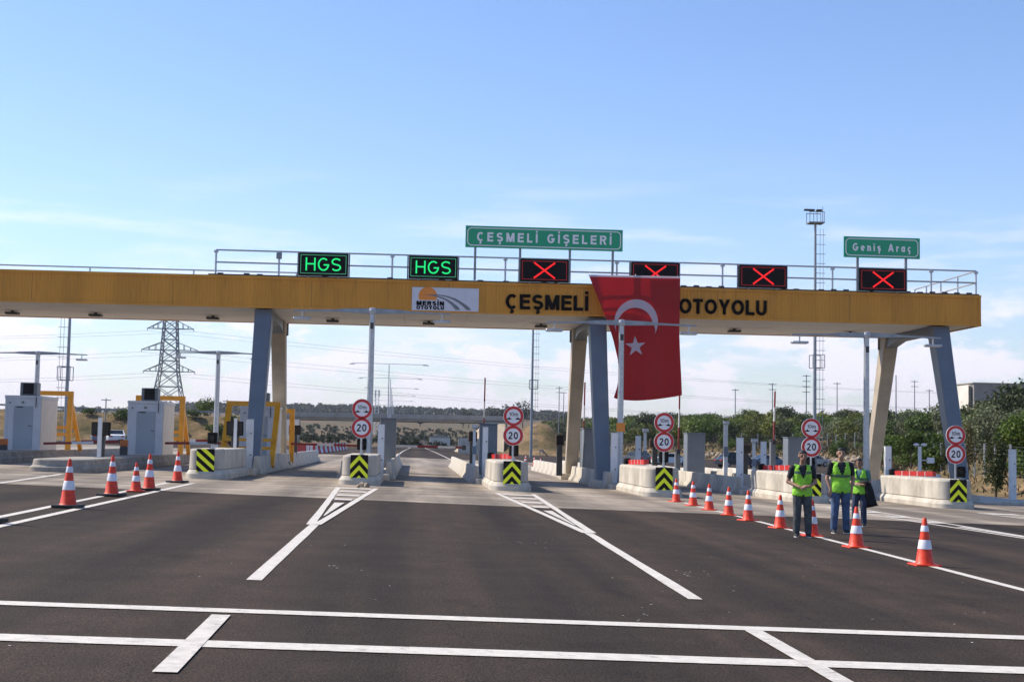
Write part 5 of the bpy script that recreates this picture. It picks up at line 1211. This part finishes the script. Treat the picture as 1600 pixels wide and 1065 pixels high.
def person(label, x, y, rz, H, arms, legs, skin, shirt, trous, head_yaw=0, head_tilt=0, vband=1.2, slim=1.0):
    t = thing('person', label, 'person', (x,y,gz(x)+(.004 if y < 37 else .008)), None, rz); t.scale = (H/1.75,)*3
    caps = []     # (p0,p1,r0,r1,flatten,tag)
    def cap(p0,p1,r0,r1,tg,fy=1.0): caps.append((Vector(p0),Vector(p1),r0,r1,fy,tg))
    hipz, shz = .93, 1.43
    for (hx, kn, an), s in zip(legs, (-1,1)):
        cap((hx,0,hipz-.02),kn,.104*slim,.084,'trousers'); cap(kn,an,.083,.072,'trousers')
    # torso rings
    for (p, q, sh) in arms:
        s_ = Vector(p); e_ = Vector(q[0]); w_ = Vector(q[1]); mid = s_.lerp(e_,.62); cap(s_,mid,.066,.056,'sleeve'); cap(mid,e_,.046,.042,'skin'); cap(e_,w_,.042,.030,'skin')
    cap((0,.0,1.42),(0,-.02,1.53),.058,.055,'skin')
    bm = bmesh.new()
    def add_mesh(vs, fs):
        vv = [bm.verts.new(v) for v in vs]
        for f in fs: bm.faces.new([vv[i] for i in f])
    mbx = MB()
    def capsule(p0,p1,r0,r1,n=12):
        d = (p1-p0).normalized(); a = d.cross(Vector((0,1,.01))).normalized(); b = d.cross(a); rings = []
        for k in range(5): th = -PI/2+PI/2*k/4; rings.append([p0+d*(r0*math.sin(th))+(a*math.cos(f)+b*math.sin(f))*max(.002,r0*math.cos(th)) for f in [2*PI*i/n for i in range(n)]])
        for k in range(5): th = PI/2*k/4; rings.append([p1+d*(r1*math.sin(th))+(a*math.cos(f)+b*math.sin(f))*max(.002,r1*math.cos(th)) for f in [2*PI*i/n for i in range(n)]])
        mbx.loft(rings)
    for p0,p1,r0,r1,fy,tg in caps: capsule(p0,p1,r0,r1)
    tor = [(.80,.155,.105),(.90,.172,.115),(.98,.165,.112),(1.08,.156,.108),(1.18,.170,.115),(1.28,.186,.120),(1.36,.190,.112),(1.42,.160,.095),(1.47,.085,.068)]
    mbx.loft([[(a*slim*math.cos(f), b2*math.sin(f)*slim+.005, z) for f in [2*PI*i/24 for i in range(24)]] for z,a,b2 in tor])
    # head: skull, jaw, nose, ears
    hc = Vector((0,-.035-head_tilt*.06,1.645)); Rh = Matrix.Rotation(head_yaw,3,'Z') @ Matrix.Rotation(head_tilt,3,'X')
    def ell(c, rx, ry, rz_, n=14, m=10):
        mbx.loft([[hc+Rh@(Vector(c)*1.07+1.07*Vector((rx*math.cos(f)*max(.01,math.cos(th)), ry*math.sin(f)*max(.01,math.cos(th)), rz_*math.sin(th)))) for f in [2*PI*i/n for i in range(n)]] for th in [-PI/2+PI*k/m for k in range(m+1)]])
    ell((0,.010,.022),.076,.094,.092); ell((0,-.030,-.055),.054,.058,.060); ell((0,-.098,-.010),.013,.020,.022); ell((0,-.090,.012),.010,.014,.026)
    for s in (-1,1): ell((s*.078,.012,-.005),.010,.022,.032)
    # hands: palm, four unequal bent fingers and a thumb leaving the palm's side
    for (p, q, shw) in arms:
        if shw is None: continue
        e_ = Vector(q[0]); w_ = Vector(q[1]); d = Vector(shw).normalized(); side = d.cross(Vector((0,-.6,.8))).normalized(); nrm = side.cross(d).normalized()
        for k in (-1,0,1): capsule(w_+side*.019*k, w_+d*.085+side*.020*k, .0165, .0155, 8)
        for k, ln in enumerate((.060,.072,.068,.052)):
            b0 = w_+d*.088+side*(.030-.020*k); m0 = b0+d*ln*.5-nrm*.012; e0 = m0+d*ln*.28-nrm*.034; capsule(b0,m0,.0098,.0088,7); capsule(m0,e0,.0088,.0075,7)
        tb = w_+d*.03+side*.030; tm = tb+side*.030+d*.028-nrm*.01; capsule(tb,tm,.012,.0105,7); capsule(tm,tm+d*.032-nrm*.014-side*.006,.0105,.0085,7)
    ob = mbx.build('body', mSkin)
    rm = ob.modifiers.new('remesh','REMESH'); rm.mode = 'VOXEL'; rm.voxel_size = .0105
    sm = ob.modifiers.new('smooth','SMOOTH'); sm.factor = .5; sm.iterations = 3
    dg = bpy.context.evaluated_depsgraph_get(); me = bpy.data.meshes.new_from_object(ob.evaluated_get(dg)); bpy.data.objects.remove(ob)
    me.name = 'body'; me.materials.clear()
    for m in (skin, shirt, trous): me.materials.append(m)
    n = len(me.polygons); c = np.empty(n*3); me.polygons.foreach_get('center', c); c = c.reshape(-1,3); best = np.full(n,1e9); idx = np.zeros(n,int)
    def dist(p0,p1,r0,r1):
        a = np.array(p0); b2 = np.array(p1); ab = b2-a; tt = np.clip(((c-a)@ab)/(ab@ab),0,1); return np.linalg.norm(c-(a+tt[:,None]*ab),axis=1)-(r0+(r1-r0)*tt)
    for p0,p1,r0,r1,fy,tg in caps:
        dd = dist(p0,p1,r0,r1); k = {'trousers':2,'sleeve':1,'skin':0}[tg]; mk = dd < best; best[mk] = dd[mk]; idx[mk] = k
    ta = np.interp(c[:,2],[q[0] for q in tor],[q[1] for q in tor])*slim; tb_ = np.interp(c[:,2],[q[0] for q in tor],[q[2] for q in tor])*slim
    td = (np.sqrt((c[:,0]/ta)**2+((c[:,1]-.005)/tb_)**2)-1)*tb_; td[(c[:,2] < .78) | (c[:,2] > 1.475)] = 1e9
    mk = td < best-.004; idx[mk] = np.where(c[mk,2] < .94, 2, 1); best[mk] = td[mk]
    idx[c[:,2] > 1.50] = 0
    for (p, q, shw) in arms:
        w_ = np.array(q[1]); near = np.linalg.norm(c-w_,axis=1) < (.20 if shw is not None else .05); far = (td > .012) & (idx != 2) | (np.linalg.norm(c-w_,axis=1) < .05); idx[near & (td > .004) & (best > -.0)] = np.where(best[near & (td > .004) & (best > -.0)] > .006, 0, idx[near & (td > .004) & (best > -.0)])
    me.polygons.foreach_set('material_index', idx.astype(np.int32)); me.polygons.foreach_set('use_smooth', [True]*n); me.update()
    bo = bpy.data.objects.new('body', me); COL.objects.link(bo); bo.parent = t
    # eyes, brows, mouth
    for s in (-1,1):
        MB().lathe([(.001,-.007),(.009,-.003),(.009,.003),(.001,.007)], (0,0,0), 10).build('eye', mEye, t, loc=hc+Rh@Vector((s*.030,-.080,.012)))
        q0 = hc+Rh@Vector((s*.014,-.087,.032)); q1 = hc+Rh@Vector((s*.050,-.072,.032)); MB().bar(q0,q1,.008,.008).build('eyebrow', mHair, t)
    MB().bar(hc+Rh@Vector((-.022,-.086,-.052)), hc+Rh@Vector((.022,-.086,-.052)), .010, .008).build('mouth', mLip, t)
    # hair cap
    mb = MB(); rings = []
    for k in range(7):
        th = PI/2*k/6; ring = []
        for i in range(20):
            f = 2*PI*i/20; front = max(0,-math.sin(f)); lo2 = -.03+.108*min(1,front*1.6)**.6; zz = lo2+(.124-lo2)*math.sin(th)
            ring.append(hc+Rh@Vector((.083*math.cos(f)*max(.02,math.cos(th))**.8, .012+(.100-.004*front)*math.sin(f)*max(.02,math.cos(th))**.8, zz)))
        rings.append(ring)
    mb.loft(rings); mb.build('hair', mHair, t, smooth=True)
    # shoes
    for (hx, kn, an), s in zip(legs, (-1,1)):
        ax, ay = an[0], an[1]; mb = MB(); out = []
        for z, k0 in ((.022,1.0),(.05,1.02),(.085,.72),(.11,.50)):
            ring = []
            for i in range(18):
                f = 2*PI*i/18; yy = math.sin(f); fl_ = .155 if yy < 0 else .085; zz = z*(1-.35*max(0,-yy)) if z > .06 else z
                ring.append((ax+s*.012*max(0,-yy)+.048*math.cos(f)*(.75+.25*k0), ay+fl_*yy*k0, zz))
            out.append(ring)
        mb.loft(out); sh_ = mb.build('shoe', mShoe, t, smooth=True)
        mb = MB(); mb.loft([[(p[0],p[1]*1.0,z) for p in out[0]] for z in (0.0,.0215)]); mb.build('sole', mSole, sh_)
    # vest: shell round the torso, open at neck and arms
    def vest_mesh(z_lo, z_hi, off, keep):
        mb = MB(); nz_, na = 26, 56; idx2 = {}
        for j in range(nz_+1):
            z = z_lo+(z_hi-z_lo)*j/nz_; a = np.interp(z,[q[0] for q in tor],[q[1] for q in tor])*slim+off; b2 = np.interp(z,[q[0] for q in tor],[q[2] for q in tor])*slim+off
            if z < 1.1: a += .012*(1.1-z)/.2; b2 += .018*(1.1-z)/.2
            for i in range(na):
                f = 2*PI*i/na; wob = .004*math.sin(5*f+z*9); mb.v.append(((a+wob)*math.cos(f), (b2+wob)*math.sin(f)+.005, z+ (.010*math.cos(2*f) if j == 0 else 0)))
        for j in range(nz_):
            for i in range(na):
                zc_ = z_lo+(z_hi-z_lo)*(j+.5)/nz_; f = 2*PI*(i+.5)/na
                if keep(zc_, math.cos(f), math.sin(f)): mb.f.append((j*na+i, j*na+(i+1)%na, (j+1)*na+(i+1)%na, (j+1)*na+i)); mb.m.append(0)
        return mb
    def keep(z, cx, sy):
        if sy < 0 and abs(cx) < max(.010 if z > .93 else .05*(.98-z)/.1, (z-1.16)*1.75): return False      # open front with V neck
        if z > 1.22 and abs(cx) > .93-(z-1.22)*.9: return False                                            # armholes
        return True
    o = vest_mesh(.84, 1.465, .017, keep).build('vest', mVest, t, smooth=True); so = o.modifiers.new('thickness','SOLIDIFY'); so.thickness = .008; so.offset = 1
    o2 = vest_mesh(vband-.026, vband+.026, .0275, keep).build('reflective_band', mBand, o, smooth=True)
    # shoulder straps of the vest
    for s in (-1,1):
        mb = MB(); pts = [(s*.115,-.085,1.40),(s*.118,-.06,1.455),(s*.115,.0,1.475),(s*.115,.06,1.455),(s*.115,.09,1.40)]
        mb.loft([[(p[0]-.042,p[1],p[2]-.002),(p[0]+.042,p[1],p[2]-.018),(p[0]+.042,p[1],p[2]-.008),(p[0]-.042,p[1],p[2]+.010)] for p in pts]); mb.build('shoulder_strap', mVest, o)
    return t
pA = person('man in green vest and grey trousers, hands joined, standing in front', 8.0, 28.65, R(-6), 1.76,
    [((-.205,.0,1.40),((-.285,.03,1.12),(-.085,-.19,1.02)),(.85,-.30,-.05)), ((.205,.0,1.40),((.275,.03,1.12),(.115,-.19,1.04)),(-.85,-.25,.05))],
    [(-.095,(-.10,-.015,.50),(-.115,.02,.10)),(.095,(.115,-.02,.50),(.13,.0,.10))], mSkinD, mShirt, mGreyP, 0.10, .10, 1.315)
pB = person('man in green vest and blue jeans, hand in pocket, in the middle', 9.42, 30.66, R(-2), 1.86,
    [((-.215,.0,1.41),((-.275,.02,1.12),(-.215,-.04,.90)),(.10,-.05,-1)), ((.215,.0,1.41),((.285,.045,1.13),(.225,-.02,.90)),(-.15,-.02,-1))],
    [(-.10,(-.115,-.015,.50),(-.135,.02,.10)),(.10,(.11,-.01,.50),(.125,.01,.10))], mSkin, mShirt, mJean, -.10, .03, 1.185, 1.06)
pC = person('man in green vest with a dark jacket over one arm, behind the others', 11.0, 34.2, R(-32), 1.66,
    [((-.20,.0,1.40),((-.26,.0,1.13),(-.08,-.20,1.10)),(.8,-.35,.1)), ((.20,.0,1.40),((.26,.0,1.12),(.14,-.22,1.08)),(-.8,-.3,.1))],
    [(-.09,(-.12,-.06,.50),(-.15,.05,.10)),(.09,(.10,-.04,.50),(.11,-.02,.10))], mSkinD, mTeal, mJeanD, -.15, .28, 1.22)
# jacket hanging over his arm
Lp = pC.matrix_basis
mb = MB(); rings = []
for k in range(11):
    z = 1.13-.06*k; wv = .13+.018*k; ring = []
    for i in range(16):
        f = 2*PI*i/16; ring.append((.22+.02*k*.35+(wv+.02*math.sin(3*f+k*.6))*.60*math.cos(f), -.10+(.06+.012*math.sin(2*f+k))*math.sin(f)+.01*k, z+(.05*math.cos(f*1.0+.5) if k == 10 else 0)))
    rings.append(ring)
jk = thing('jacket', 'dark jacket draped over the forearm of the rear man', 'jacket', tuple(pC.location), None, pC.rotation_euler.z); jk.scale = pC.scale
mb.loft(rings); mb.build('jacket_body', mJack, jk, smooth=True)
MB().loft([[(.14+.13*math.cos(f)*q,-.13+.075*math.sin(f)*q,1.10+dz) for f in [2*PI*i/14 for i in range(14)]] for q, dz in ((.8,-.02),(1.05,.02),(1.0,.06),(.4,.085))]).build('folded_collar', mJack, jk, smooth=True)

# ------------------------------------------------------------------ air
hz, t_, b_ = newmat('haze'); t_.nodes.remove(b_); pv = t_.nodes.new('ShaderNodeVolumePrincipled'); pv.inputs['Color'].default_value = (.86,.92,1,1); pv.inputs['Density'].default_value = .00008; pv.inputs['Anisotropy'].default_value = .2
t_.links.new(pv.outputs[0], t_.nodes['Material Output'].inputs['Volume'])
o = MB().box(-7000,7000,-400,9500,-12,260).build('haze', hz); tag(o, 'thin pale haze in the air over the plain', 'haze', kind='stuff')
